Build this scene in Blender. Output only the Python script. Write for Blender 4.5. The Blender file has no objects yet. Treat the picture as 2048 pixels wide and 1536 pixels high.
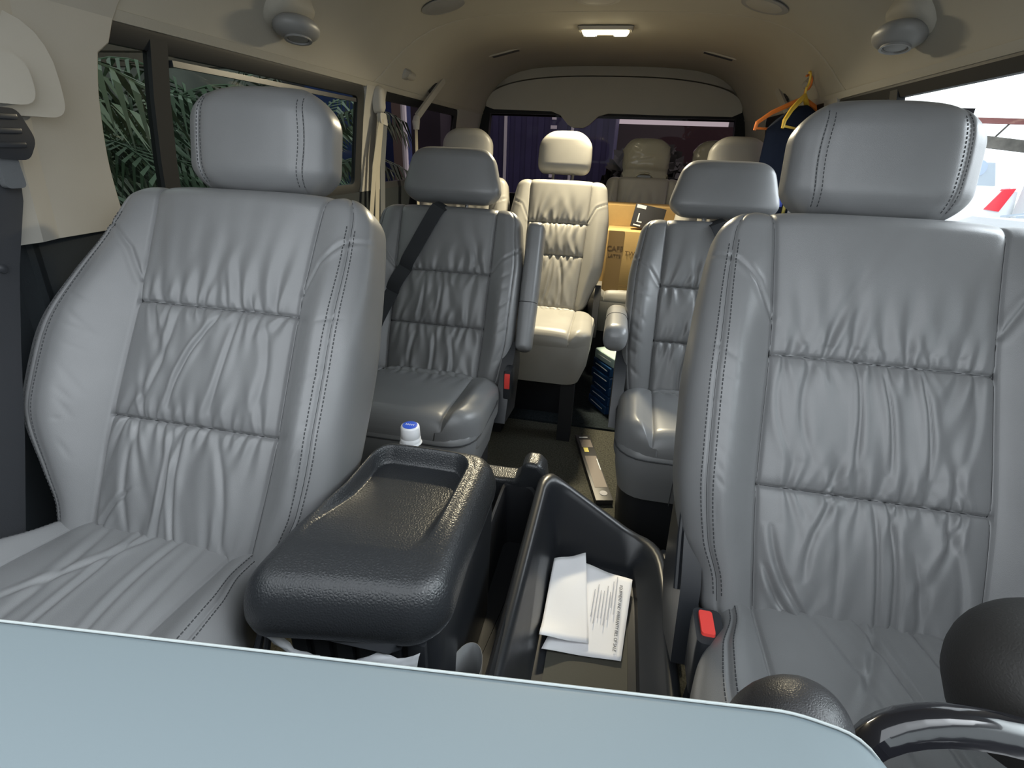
import bpy, bmesh, math, random
import numpy as np
from mathutils import Vector, Matrix
S = bpy.context.scene
COL = S.collection
PI = math.pi
rad = math.radians

# ------------------------------------------------------------------ materials
def nodes(name):
    m = bpy.data.materials.new(name); m.use_nodes = True
    nt = m.node_tree
    return m, nt, nt.nodes['Principled BSDF']

def mat(name, col, rough=.5, metal=0, spec=.5, bump=None, vary=None, coat=0, trans=0, emit=None):
    """bump=(scale, strength, distance) noise relief; vary=(scale, amount) mottling of the colour"""
    m, nt, b = nodes(name)
    b.inputs['Base Color'].default_value = (*col, 1)
    b.inputs['Roughness'].default_value = rough
    b.inputs['Metallic'].default_value = metal
    b.inputs['Specular IOR Level'].default_value = spec
    b.inputs['Coat Weight'].default_value = coat
    b.inputs['Transmission Weight'].default_value = trans
    if emit:
        b.inputs['Emission Color'].default_value = (*emit[0], 1); b.inputs['Emission Strength'].default_value = emit[1]
    tc = nt.nodes.new('ShaderNodeTexCoord')
    if bump:
        kind = bump[3] if len(bump) > 3 else 'noise'
        if kind == 'voronoi':
            n = nt.nodes.new('ShaderNodeTexVoronoi'); n.feature = 'DISTANCE_TO_EDGE'; n.inputs['Scale'].default_value = bump[0]; o = n.outputs['Distance']
        else:
            n = nt.nodes.new('ShaderNodeTexNoise'); n.inputs['Scale'].default_value = bump[0]; n.inputs['Detail'].default_value = 3; o = n.outputs['Fac']
        bp = nt.nodes.new('ShaderNodeBump'); bp.inputs['Strength'].default_value = bump[1]; bp.inputs['Distance'].default_value = bump[2]
        nt.links.new(tc.outputs['Object'], n.inputs['Vector']); nt.links.new(o, bp.inputs['Height']); nt.links.new(bp.outputs['Normal'], b.inputs['Normal'])
    if vary:
        n = nt.nodes.new('ShaderNodeTexNoise'); n.inputs['Scale'].default_value = vary[0]; n.inputs['Detail'].default_value = 4
        r = nt.nodes.new('ShaderNodeValToRGB')
        k = vary[1]
        r.color_ramp.elements[0].position = .3; r.color_ramp.elements[1].position = .7
        r.color_ramp.elements[0].color = (*[c * (1 - k) for c in col], 1)
        r.color_ramp.elements[1].color = (*[min(1, c * (1 + k)) for c in col], 1)
        nt.links.new(tc.outputs['Object'], n.inputs['Vector']); nt.links.new(n.outputs['Fac'], r.inputs['Fac']); nt.links.new(r.outputs['Color'], b.inputs['Base Color'])
    return m

def glass(name, tint, gloss=.06):
    m = bpy.data.materials.new(name); m.use_nodes = True
    nt = m.node_tree; nt.nodes.clear()
    o = nt.nodes.new('ShaderNodeOutputMaterial'); mx = nt.nodes.new('ShaderNodeMixShader')
    t = nt.nodes.new('ShaderNodeBsdfTransparent'); g = nt.nodes.new('ShaderNodeBsdfGlossy')
    t.inputs['Color'].default_value = (*tint, 1); g.inputs['Roughness'].default_value = .02
    mx.inputs['Fac'].default_value = gloss
    nt.links.new(t.outputs[0], mx.inputs[1]); nt.links.new(g.outputs[0], mx.inputs[2]); nt.links.new(mx.outputs[0], o.inputs['Surface'])
    return m

def film(name, tint, fac, rough=.15):
    m = bpy.data.materials.new(name); m.use_nodes = True
    nt = m.node_tree; nt.nodes.clear()
    o = nt.nodes.new('ShaderNodeOutputMaterial'); mx = nt.nodes.new('ShaderNodeMixShader')
    t = nt.nodes.new('ShaderNodeBsdfTransparent'); p = nt.nodes.new('ShaderNodeBsdfPrincipled')
    t.inputs['Color'].default_value = (*tint, 1); p.inputs['Base Color'].default_value = (*tint, 1); p.inputs['Roughness'].default_value = rough
    mx.inputs['Fac'].default_value = fac
    nt.links.new(t.outputs[0], mx.inputs[1]); nt.links.new(p.outputs[0], mx.inputs[2]); nt.links.new(mx.outputs[0], o.inputs['Surface'])
    return m

M = {}
M['leather'] = mat('grey_leather', (.170, .173, .177), .36, spec=.5, bump=(520, .16, .001, 'voronoi'), vary=(9, .05))
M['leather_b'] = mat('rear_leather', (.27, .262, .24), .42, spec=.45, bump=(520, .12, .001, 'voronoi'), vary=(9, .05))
M['stitch'] = mat('stitch_thread', (.05, .052, .055), .8, spec=.2)
M['seamline'] = mat('seam_thread', (.035, .036, .038), .9, spec=.1)
M['plastic'] = mat('black_grained_plastic', (.020, .022, .025), .34, spec=.5, bump=(230, .5, .0014, 'voronoi'))
M['plastic_smooth'] = mat('black_plastic', (.02, .022, .026), .33, spec=.5)
M['plastic_dark'] = mat('black_matt_plastic', (.014, .015, .018), .55, spec=.4)
M['gloss_black'] = mat('glossy_black_plastic', (.008, .008, .01), .12, coat=.6)
M['carpet'] = mat('dark_carpet', (.07, .07, .058), .95, spec=.1, bump=(700, .8, .003), vary=(160, .45))
M['carpet_b'] = mat('blue_black_carpet', (.018, .024, .028), .95, spec=.1, bump=(700, .8, .003), vary=(160, .4))
M['headliner'] = mat('beige_headliner', (.37, .35, .30), .9, spec=.15, bump=(320, .25, .001), vary=(3, .04))
M['beige'] = mat('beige_plastic', (.34, .325, .29), .6, spec=.35, bump=(500, .12, .0008), vary=(5, .03))
M['grey_plastic'] = mat('grey_vent_plastic', (.24, .24, .235), .45)
M['wall_dark'] = mat('dark_lower_trim', (.016, .02, .023), .8, spec=.25, bump=(300, .3, .001))
M['rubber'] = mat('black_rubber', (.01, .011, .012), .6, spec=.3)
M['belt'] = mat('black_webbing', (.028, .03, .034), .75, spec=.3, bump=(900, .5, .0006))
M['belt_beige'] = mat('beige_webbing', (.36, .33, .26), .75, spec=.2, bump=(900, .5, .0006))
M['belt_grey'] = mat('grey_webbing', (.10, .105, .11), .75, spec=.2, bump=(900, .5, .0006))
M['red'] = mat('red_button', (.72, .06, .05), .35)
M['dash'] = mat('blue_grey_dash_plastic', (.125, .155, .170), .55, spec=.35, bump=(600, .06, .0006))
M['dash_edge'] = mat('pale_dash_lip', (.28, .31, .31), .6)
M['white'] = mat('white_plastic', (.82, .83, .85), .35)
M['blue'] = mat('blue_plastic', (.03, .10, .62), .35)
M['bottle'] = film('clear_bottle_plastic', (.86, .9, .93), .3, .1)
M['paper'] = mat('white_paper', (.86, .86, .88), .8, spec=.2, bump=(40, .15, .002))
M['paper_grey'] = mat('grey_card', (.2, .205, .21), .7, spec=.2)
M['ink'] = mat('dark_print', (.09, .09, .1), .8)
M['ink_grey'] = mat('grey_print', (.42, .42, .45), .8)
M['mat_rubber'] = mat('olive_grey_mat', (.062, .06, .048), .7, spec=.3, bump=(300, .15, .0006))
M['cardboard'] = mat('brown_cardboard', (.52, .35, .145), .8, spec=.15, vary=(14, .07))
M['tape'] = mat('brown_packing_tape', (.27, .175, .07), .5, spec=.4)
M['print_brown'] = mat('brown_print', (.12, .07, .03), .8)
M['navy'] = mat('navy_jersey', (.012, .017, .032), .85, spec=.15, bump=(260, .3, .001))
M['orange'] = mat('orange_plastic', (.72, .2, .035), .4)
M['yellow'] = mat('yellow_plastic', (.78, .50, .05), .4)
M['yellow_print'] = mat('yellow_print', (.85, .74, .2), .7)
M['blue_print'] = mat('blue_print', (.12, .2, .85), .7)
M['white_print'] = mat('white_print', (.8, .82, .86), .7)
M['orange_cloth'] = mat('orange_strip', (.55, .22, .02), .6)
M['clearfilm'] = film('clear_plastic_film', (.88, .9, .93), .30, .12)
M['bagfilm'] = film('wrinkled_plastic_cover', (.62, .60, .50), .42, .10)
M['pack_blue'] = mat('blue_pack', (.01, .05, .14), .35)
M['pack_top'] = mat('pale_green_pack', (.45, .58, .54), .3)
M['boxdark'] = mat('dark_printed_card', (.03, .03, .032), .45)
M['boxbrown'] = mat('taupe_printed_card', (.17, .145, .13), .5)
M['metal'] = mat('steel', (.5, .5, .5), .3, metal=1)
M['leaf'] = mat('dark_palm_leaf', (.030, .058, .028), .5, vary=(4, .35))
M['leaf_b'] = mat('olive_palm_leaf', (.042, .062, .026), .5, vary=(4, .35))
M['stone'] = mat('dark_garden_wall', (.05, .052, .045), .95, vary=(2, .4))
M['slat'] = mat('brown_slat', (.13, .105, .085), .8)
M['tarp'] = mat('blue_tarp', (.01, .03, .12), .6, vary=(3, .3))
M['container'] = mat('purple_blue_container', (.035, .035, .10), .6, vary=(1.5, .2))
M['container_dark'] = mat('dark_shed', (.02, .017, .024), .8, vary=(2, .3))
M['foliage_dark'] = mat('dark_tree_leaves', (.012, .014, .011), .8, vary=(3, .4))
M['asphalt'] = mat('asphalt', (.22, .22, .21), .95, vary=(4, .2))
M['carwhite'] = mat('white_car_paint', (.8, .82, .84), .3, coat=.4)
M['carglass'] = mat('pale_car_glass', (.35, .40, .45), .1)
M['tail'] = mat('red_tail_lens', (.75, .03, .05), .25)
M['roofsheet'] = mat('pale_roof_sheet', (.55, .56, .50), .7, vary=(2, .1))
M['redbeam'] = mat('red_brown_beam', (.30, .12, .11), .7)
M['gutter'] = mat('dark_gutter', (.12, .11, .095), .7, vary=(6, .4))
M['conc'] = mat('pale_column', (.62, .65, .66), .8)
M['lampglass'] = mat('lamp_diffuser', (.9, .85, .7), .4, emit=((1, .84, .50), 3.2))
M['lampled'] = mat('lamp_led', (1, .95, .8), .4, emit=((1, .88, .58), 60))
M['gold'] = mat('gold_glint', (.8, .6, .3), .25, metal=1)
M['tint'] = glass('side_glass', (.20, .225, .205), .02)
M['tint_rear'] = glass('privacy_glass', (.155, .118, .122), .004)
M['half_tint'] = glass('light_tint_glass', (.62, .66, .66), .02)
M['clear'] = glass('clear_side_glass', (.92, .95, .96), .03)

# ------------------------------------------------------------------ object helpers
def link(name, me, m, parent=None, smooth=True):
    o = bpy.data.objects.new(name, me); COL.objects.link(o)
    if m is not None:
        for q in (m if isinstance(m, (list, tuple)) else [m]): me.materials.append(q)
    if smooth:
        me.polygons.foreach_set('use_smooth', [True] * len(me.polygons))
    if parent is not None: o.parent = parent
    return o

def tag(o, label=None, cat=None, group=None, kind=None):
    if label: o['label'] = label
    if cat: o['category'] = cat
    if group: o['group'] = group
    if kind: o['kind'] = kind
    return o

def empty(name, loc, label=None, cat=None, group=None, rot=(0, 0, 0)):
    o = bpy.data.objects.new(name, None); COL.objects.link(o)
    o.location = loc; o.rotation_euler = rot; o.empty_display_size = .05
    return tag(o, label, cat, group)

def copy_tree(o, parent=None):
    c = o.copy(); COL.objects.link(c)
    if parent is not None: c.parent = parent
    for ch in list(o.children): copy_tree(ch, c)
    return c

def mesh_from(v, f, name='m'):
    me = bpy.data.meshes.new(name); me.from_pydata([tuple(p) for p in v], [], f); me.update(); return me

def sharp(o, ang=40):
    me = o.data
    try: me.set_sharp_from_angle(angle=rad(ang))
    except Exception: pass
    return o

class MB:
    """collects shapes into one mesh"""
    def __init__(s): s.v = []; s.f = []; s.mi = []
    def add(s, v, f, mi=0):
        o = len(s.v); s.v += [tuple(p) for p in v]; s.f += [tuple(i + o for i in q) for q in f]; s.mi += [mi] * len(f); return s
    def box(s, c, d, rot=None, bev=0, mi=0, seg=2):
        bm = bmesh.new(); bmesh.ops.create_cube(bm, size=1)
        for v in bm.verts: v.co = Vector((v.co.x * d[0], v.co.y * d[1], v.co.z * d[2]))
        if bev: bmesh.ops.bevel(bm, geom=bm.edges[:], offset=bev, segments=seg, affect='EDGES', profile=.6)
        mt = Matrix.Translation(c)
        if rot is not None: mt = mt @ rot.to_4x4()
        bm.transform(mt); bm.verts.index_update()
        s.add([v.co[:] for v in bm.verts], [[v.index for v in f.verts] for f in bm.faces], mi); bm.free(); return s
    def tube(s, pts, r, n=10, mi=0, cap=True):
        P = [Vector(p) for p in pts]; R = r if isinstance(r, (list, tuple)) else [r] * len(P)
        vs = []; fs = []; up = None
        for i, p in enumerate(P):
            t = (P[min(i + 1, len(P) - 1)] - P[max(i - 1, 0)]).normalized()
            if up is None: up = t.orthogonal().normalized()
            up = (up - t * up.dot(t)).normalized(); sd = t.cross(up)
            for k in range(n):
                a = 2 * PI * k / n; vs.append(p + (up * math.cos(a) + sd * math.sin(a)) * R[i])
        for i in range(len(P) - 1):
            for k in range(n):
                fs.append((i * n + k, i * n + (k + 1) % n, (i + 1) * n + (k + 1) % n, (i + 1) * n + k))
        if cap: fs.append(tuple(range(n))[::-1]); fs.append(tuple(range((len(P) - 1) * n, len(P) * n)))
        return s.add(vs, fs, mi)
    def lathe(s, prof, c, n=24, axis='z', mi=0):
        vs = []; fs = []
        for r, h in prof:
            for k in range(n):
                a = 2 * PI * k / n
                q = (r * math.cos(a), r * math.sin(a), h)
                if axis == 'y': q = (q[0], h, q[1])
                if axis == 'x': q = (h, q[0], q[1])
                vs.append((c[0] + q[0], c[1] + q[1], c[2] + q[2]))
        for i in range(len(prof) - 1):
            for k in range(n): fs.append((i * n + k, i * n + (k + 1) % n, (i + 1) * n + (k + 1) % n, (i + 1) * n + k))
        fs.append(tuple(range(n))[::-1]); fs.append(tuple(range((len(prof) - 1) * n, len(prof) * n)))
        return s.add(vs, fs, mi)
    def loops(s, L, cap0=True, cap1=True, mi=0):
        n = len(L[0]); vs = [p for l in L for p in l]; fs = []
        for i in range(len(L) - 1):
            for k in range(n): fs.append((i * n + k, i * n + (k + 1) % n, (i + 1) * n + (k + 1) % n, (i + 1) * n + k))
        if cap0: fs.append(tuple(range(n))[::-1])
        if cap1: fs.append(tuple(range((len(L) - 1) * n, len(L) * n)))
        return s.add(vs, fs, mi)
    def prism(s, poly, axis, a, b, mi=0):
        """extrude a polygon of 2-D points along axis between a and b"""
        def p3(p, h): return {'x': (h, p[0], p[1]), 'y': (p[0], h, p[1]), 'z': (p[0], p[1], h)}[axis]
        return s.loops([[p3(p, a) for p in poly], [p3(p, b) for p in poly]], mi=mi)
    def ribbon(s, pts, side, w, t, mi=0):
        """flat strap along pts; side = direction across its width (or list)"""
        P = [Vector(p) for p in pts]; vs = []; fs = []
        for i, p in enumerate(P):
            tg = (P[min(i + 1, len(P) - 1)] - P[max(i - 1, 0)]).normalized()
            sd = Vector(side[i] if isinstance(side, list) else side); sd = (sd - tg * sd.dot(tg)).normalized(); nn = tg.cross(sd)
            for a, b in ((-1, -1), (1, -1), (1, 1), (-1, 1)): vs.append(p + sd * (a * w / 2) + nn * (b * t / 2))
        for i in range(len(P) - 1):
            for k in range(4): fs.append((i * 4 + k, i * 4 + (k + 1) % 4, (i + 1) * 4 + (k + 1) % 4, (i + 1) * 4 + k))
        fs.append((3, 2, 1, 0)); q = (len(P) - 1) * 4; fs.append((q, q + 1, q + 2, q + 3))
        return s.add(vs, fs, mi)
    def build(s, name, m, parent=None, smooth=True, ang=35, loc=None):
        v = s.v
        if loc is not None: v = [(p[0] - loc[0], p[1] - loc[1], p[2] - loc[2]) for p in v]
        me = mesh_from(v, s.f, name)
        bm = bmesh.new(); bm.from_mesh(me); bmesh.ops.recalc_face_normals(bm, faces=bm.faces[:]); bm.to_mesh(me); bm.free()
        if any(s.mi): me.polygons.foreach_set('material_index', s.mi)
        o = link(name, me, m, parent, smooth)
        if loc is not None and parent is None: o.location = loc
        if smooth: sharp(o, ang)
        return o

def rrect(cx, cy, hx, hy, r, n=5, z=0, zf=None):
    out = []
    for (sx, sy, a0) in ((1, 1, 0), (-1, 1, 90), (-1, -1, 180), (1, -1, 270)):
        for k in range(n + 1):
            a = rad(a0 + 90 * k / n)
            x = cx + sx * (hx - r) + r * math.cos(a); y = cy + sy * (hy - r) + r * math.sin(a)
            out.append((x, y, zf(x, y) if zf else z))
    return out

def rquad(c, r, n=6, z=0, zf=None):
    """rounded polygon through corners c (counter-clockwise)"""
    out = []; N = len(c)
    for i in range(N):
        p = Vector(c[i]); a = (Vector(c[i - 1]) - p); b = (Vector(c[(i + 1) % N]) - p)
        rr = r[i] if isinstance(r, (list, tuple)) else r
        pa = p + a.normalized() * rr; pb = p + b.normalized() * rr
        for k in range(n + 1):
            t = k / n; q = pa * (1 - t) ** 2 + p * 2 * t * (1 - t) + pb * t * t
            out.append((q.x, q.y, zf(q.x, q.y) if zf else z))
    return out

def text(body, size, m, parent, mtx, name='lettering', ext=.0004, align='CENTER', sx=1):
    cu = bpy.data.curves.new(name, 'FONT'); cu.body = body; cu.size = size; cu.extrude = ext; cu.align_x = align; cu.align_y = 'CENTER'
    o = bpy.data.objects.new(name, cu); COL.objects.link(o); cu.materials.append(m)
    dg = bpy.context.evaluated_depsgraph_get(); me = bpy.data.meshes.new_from_object(o.evaluated_get(dg))
    bpy.data.objects.remove(o); bpy.data.curves.remove(cu)
    o = bpy.data.objects.new(name, me); COL.objects.link(o)
    me.transform(mtx @ Matrix.Diagonal((sx, 1, 1, 1)))
    o.parent = parent
    return o

def frame(o, x, y):
    """4x4 matrix from an origin, x direction and y direction"""
    x = Vector(x).normalized(); y = Vector(y); y = (y - x * y.dot(x)).normalized(); z = x.cross(y)
    m = Matrix((x, y, z)).transposed().to_4x4(); m.translation = Vector(o); return m

# ------------------------------------------------------------------ upholstery
def interp(tbl):
    xs = np.array([t[0] for t in tbl]); ys = np.array([t[1] for t in tbl])
    # smooth (cosine-ish) monotone interpolation through the table
    def f(z):
        z = np.asarray(z, float); i = np.clip(np.searchsorted(xs, z) - 1, 0, len(xs) - 2)
        h = np.diff(xs); d = np.diff(ys) / h
        m = np.zeros(len(xs)); m[0] = d[0]; m[-1] = d[-1]
        for k in range(1, len(xs) - 1): m[k] = 0 if d[k - 1] * d[k] <= 0 else 2 * d[k - 1] * d[k] / (d[k - 1] + d[k])
        t = np.clip((z - xs[i]) / h[i], 0, 1); H = h[i]
        return ((2 * t**3 - 3 * t**2 + 1) * ys[i] + (t**3 - 2 * t**2 + t) * H * m[i] + (-2 * t**3 + 3 * t**2) * ys[i + 1] + (t**3 - t**2) * H * m[i + 1])
    return f

def sstep(a, b, x):
    t = np.clip((x - a) / (b - a), 0, 1); return t * t * (3 - 2 * t)

class Pad:
    """A padded upholstery body: front face towards -Y, standing along Z, panel between |x|<c(z), bolsters out to w(z)."""
    def __init__(s, H, w, c, tf, tb, n=4.5, R=.05, Rt=.03, Rb=None, bol=None, puff=0, seams=(), vs=1.0, gather=None, curves=(), folds=(), groove=.005, creases=(), edge_seam=None, exl=None):
        s.H = H; s.w0 = interp(w); s.c0 = interp(c); s.tf = tf; s.tb = tb; s.n = n; s.R = R; s.Rt = Rt; s.Rb = R if Rb is None else Rb
        s.bol = interp(bol) if bol else (lambda z: np.zeros_like(z)); s.puff = puff; s.seams = sorted(seams); s.g = gather or []
        s.curves = curves; s.folds = folds; s.groove = groove; s.vs = vs; s.creases = creases; s.es = edge_seam; s.exl = interp(exl) if exl else None
    def corner(s, z):
        top = np.clip((z - (s.H - s.R)) / s.R, 0, 1); bot = np.clip((s.Rb - z) / s.Rb, 0, 1)
        return 1 - np.sqrt(np.clip(1 - top**2, 0, 1)), 1 - np.sqrt(np.clip(1 - bot**2, 0, 1))
    def thin(s, z):
        top = np.clip((z - (s.H - s.Rt)) / s.Rt, 0, 1); bot = np.clip((s.Rt - z) / s.Rt, 0, 1)
        return np.sqrt(np.clip(1 - np.maximum(top, bot)**2, .02, 1))
    def w(s, z):
        a, b = s.corner(z); return s.w0(z) - s.R * a - s.Rb * b
    def wg(s, g, z):
        w = s.w(z)
        return w if s.exl is None else w + np.where(g < 0, s.exl(z), 0)
    def c(s, z):
        return np.minimum(s.c0(z), s.w(z) * .93)
    def X(s, g, z):
        ag = np.abs(g); w = s.wg(g, z); c = s.c(z)
        x = np.where(ag <= 1, ag * c, c + (ag - 1) * (w - c)); return np.sign(g) * x
    def front(s, g, z):
        """g in -2..2 (1 = panel seam, 2 = outer edge)"""
        ag = np.abs(g); w = s.wg(g, z); x = s.X(g, z); f = np.clip(np.abs(x) / w, 0, 1)
        E = np.power(np.clip(1 - f**s.n, 0, 1), 1 / s.n)
        q = np.clip(ag - 1, 0, 1)
        th = s.thin(z)
        base = (s.tf * th + s.bol(z) * sstep(0, .55, q)) * E
        d = np.zeros_like(base); ax = np.abs(x); c = s.c(z)
        inside = sstep(0, .012, c - ax) * (ag < 1)
        # puffed panels between the cross seams
        zs = [-.02] + list(s.seams) + [s.H + .12]
        if s.puff and s.seams:
            for a, b in zip(zs[:-1], zs[1:]):
                t = np.clip((z - a) / (b - a), 0, 1); p = 1 - np.abs(2 * t - 1)**2.6
                d += s.puff * p * np.where((z >= a) & (z < b), 1, 0) * (1 - (ax / np.maximum(c, 1e-4))**4).clip(0, 1)
        # grooves along the seams
        dist = np.abs(ax - c); d -= s.groove * np.exp(-(dist / .0035)**2) * (z < s.H * 1.01) * (1 if s.seams else 0)
        d -= s.groove * .55 * np.exp(-(dist / .012)**2) * (1 if s.seams else 0)
        for z0 in s.seams:
            dz = np.abs(z - z0); d -= (s.groove * .9 * np.exp(-(dz / .003)**2) + s.groove * .6 * np.exp(-(dz / .010)**2)) * (ag <= 1.02)
        if s.es is not None:
            de = (ag - s.es) * (w - c); d -= .003 * np.exp(-(de / .003)**2); d += .0010 * np.exp(-((np.abs(de) - .008) / .006)**2)
        # gathered wrinkles running from the cross seams
        for (z0, sgn, xk, sl, cv, amp, L, w0) in s.g:
            dd = (z - z0) * sgn; m = dd >= -.001; dp = np.clip(dd, 0, None)
            xc = xk + sl * dp + cv * dp**2; wd = w0 * (1 + 1.6 * dp / L)
            u = (x - xc) / wd
            shape = -np.exp(-u * u) + .55 * np.exp(-((np.abs(u) - 1.9) / 1.0)**2)
            d += amp * shape * np.exp(-(dp / L)**1.6) * m * inside * sstep(-.001, .004, dp)
        # long folds between two points (x0,z0,x1,z1,bow,amp,width)
        for (x0, z0, x1, z1, bow, amp, wd) in s.folds:
            t = (z - z0) / (z1 - z0); m = (t >= 0) & (t <= 1); tc = np.clip(t, 0, 1)
            xc = x0 + (x1 - x0) * tc + bow * np.sin(PI * tc); u = (x - xc) / wd
            d += amp * (-np.exp(-(u / .55)**2) + .7 * np.exp(-((u + 1.25) / .9)**2) + .4 * np.exp(-((u - 1.4) / 1.0)**2)) * m * np.sqrt(np.clip(np.sin(PI * tc), 0, 1)) * inside
        # fine creases on the bolsters (x0,z0,x1,z1,amp,width)
        for (x0, z0, x1, z1, amp, wd) in s.creases:
            L2 = (x1 - x0)**2 + (z1 - z0)**2; t = np.clip(((x - x0) * (x1 - x0) + (z - z0) * (z1 - z0)) / L2, 0, 1)
            r = np.hypot(x - x0 - t * (x1 - x0), z - z0 - t * (z1 - z0)); d -= amp * np.exp(-(r / wd)**2) * np.sin(PI * t)
        # sewn seams drawn across the bolsters
        for pl in s.curves:
            best = np.full(x.shape, 9.)
            for (x0, z0), (x1, z1) in zip(pl[:-1], pl[1:]):
                L2 = (x1 - x0)**2 + (z1 - z0)**2; t = np.clip(((x - x0) * (x1 - x0) + (z - z0) * (z1 - z0)) / L2, 0, 1)
                best = np.minimum(best, np.hypot(x - x0 - t * (x1 - x0), z - z0 - t * (z1 - z0)))
            d -= .003 * np.exp(-(best / .0028)**2); d += .0012 * np.exp(-((best - .008) / .005)**2)
        return x, -(base + d * np.sqrt(E)), z
    def back(s, g, z):
        w = s.wg(g, z); x = s.X(g, z); f = np.clip(np.abs(x) / w, 0, 1)
        return x, s.tb * s.thin(z) * np.power(np.clip(1 - f**s.n, 0, 1), 1 / s.n), z
    def grid(s, nx, nb, nz):
        gi = np.linspace(-1, 1, nx)
        extra = np.array([.004, .01, .018, .03]) if s.seams else np.array([])
        inn = np.unique(np.concatenate([gi, 1 - extra, -1 + extra]))
        q = np.linspace(0, 1, nb)[1:]
        q = 1 - (1 - q)**1.0
        edge = 1 - np.array([.0002, .002, .007, .018, .035, .06])
        ext2 = np.array([.006, .014, .024, .04, .06]) if s.seams else np.array([])
        if s.es is not None: ext2 = np.concatenate([ext2, s.es - 1 + np.linspace(-.12, .12, 25)])
        q = np.unique(np.clip(np.concatenate([q, edge, ext2]), 0, 1))
        q = q[q > 0]
        G = np.unique(np.round(np.concatenate([-1 - q, inn, 1 + q]), 6))
        z = np.linspace(0, s.H, nz)
        u = np.sin(np.linspace(0, PI / 2, 9))
        z = np.concatenate([z, s.H - s.R * (1 - u), s.Rb * (1 - u), s.H - s.Rt * (1 - u), s.Rt * (1 - u)])
        for z0 in s.seams: z = np.concatenate([z, z0 + np.array([-.011, -.007, -.0045, -.003, -.0018, -.0008, 0, .0008, .0018, .003, .0045, .007, .011])])
        z = np.unique(np.round(np.clip(z, 0, s.H), 5))
        z = z[np.concatenate([[True], np.diff(z) > .0003])]
        return G, z
    def mesh(s, nx=80, nb=30, nz=140, mtx=None, nback=None):
        G, z = s.grid(nx, nb, nz)
        GG, ZZ = np.meshgrid(G, z)
        F = np.stack(s.front(GG, ZZ), -1)
        # the back uses fewer columns but shares the outline columns
        B = np.stack(s.back(GG, ZZ), -1)
        nzr, ng = GG.shape
        V = np.concatenate([F.reshape(-1, 3), B[:, 1:-1].reshape(-1, 3)])
        nbk = ng - 2
        def fi(r, k): return r * ng + k
        idxB = np.empty((nzr, ng), int)
        idxB[:, 0] = np.arange(nzr) * ng; idxB[:, -1] = np.arange(nzr) * ng + ng - 1
        idxB[:, 1:-1] = nzr * ng + np.arange(nzr * nbk).reshape(nzr, nbk)
        idxF = np.arange(nzr * ng).reshape(nzr, ng)
        def quads(I, flip):
            a, b, c, d = I[:-1, :-1].ravel(), I[:-1, 1:].ravel(), I[1:, 1:].ravel(), I[1:, :-1].ravel()
            return np.stack([a, d, c, b] if flip else [a, b, c, d], -1)
        Q = [quads(idxF, False), quads(idxB, True)]
        # caps
        for r, fl in ((0, True), (nzr - 1, False)):
            a, b, c, d = idxF[r, :-1], idxF[r, 1:], idxB[r, 1:], idxB[r, :-1]
            q = np.stack([a, d, c, b] if fl else [a, b, c, d], -1); Q.append(q)
        Q = np.concatenate(Q)
        faces = [tuple(dict.fromkeys(q)) for q in Q.tolist()]
        if mtx is not None:
            m = np.array(mtx); V = V @ m[:3, :3].T + m[:3, 3]
        me = bpy.data.meshes.new('pad'); me.from_pydata(V.tolist(), [], [f for f in faces if len(f) > 2]); me.update()
        return me
    def pt(s, g, z, off=0.0):
        x, y, zz = s.front(np.array([g], float), np.array([z], float)); return Vector((x[0], y[0] - off, zz[0]))
    def stitches(s, path, mtx, r=.0009, ln=.0042, gap=.0026, off=.0006):
        """small thread stitches along a path of (g,z) surface points"""
        P = [s.pt(g, z, off) for g, z in path]
        acc = [0]
        for a, b in zip(P[:-1], P[1:]): acc.append(acc[-1] + (b - a).length)
        T = acc[-1]; mb = MB(); d = 0
        def at(q):
            q = min(max(q, 0), T)
            for i in range(len(acc) - 1):
                if acc[i + 1] >= q:
                    t = (q - acc[i]) / max(acc[i + 1] - acc[i], 1e-9); return P[i].lerp(P[i + 1], t)
            return P[-1]
        while d + ln < T:
            mb.tube([mtx @ at(d), mtx @ at(d + ln)], r, n=5); d += ln + gap
        return mb
    def line(s, path, mtx, r=.0008, off=-.0004):
        return MB().tube([mtx @ s.pt(g, z, off) for g, z in path], r, n=5)

def gathers(seed, seams, c, H, amp=.0035, K=10, Lr=(.03, .09), w0=(.003, .006), fan=.35, sides=(1, -1), bottom=True):
    r = random.Random(seed); out = []
    src = [(z, sg) for z in seams for sg in sides]
    if bottom: src.append((.01, 1))
    for z0, sg in src:
        for k in range(K):
            xk = c * (-.93 + 1.86 * (k + .5 + r.uniform(-.38, .38)) / K)
            edge = 1 + .5 * abs(xk / c)
            out.append((z0, sg, xk, -(xk / c) * fan * r.uniform(-.1, 1) + r.uniform(-.2, .2), r.uniform(-1.2, 1.2), amp * r.uniform(.45, 1.15), r.uniform(*Lr) * edge, r.uniform(*w0)))
    return out

def recline(p0, H, tf, r):
    """pad space -> seat space: the panel face reaches p0 at the top, leaning back by r degrees"""
    a = rad(r); up = Vector((0, math.sin(a), math.cos(a))); bk = Vector((0, math.cos(a), -math.sin(a)))
    m = Matrix((Vector((1, 0, 0)), bk, up)).transposed().to_4x4()
    m.translation = Vector(p0) - up * H + bk * tf
    return m

def flat(yr, z, tilt, tf, x=0):
    """pad space -> lying cushion: pad z runs forward (-Y), pad front faces up; yr = rear end, z = top height"""
    a = rad(tilt); fw = Vector((0, -math.cos(a), math.sin(a))); upv = Vector((0, math.sin(a), math.cos(a)))
    m = Matrix((Vector((1, 0, 0)), -upv, fw)).transposed().to_4x4()
    m.translation = Vector((x, yr, z)) - upv * tf
    return m

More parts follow.
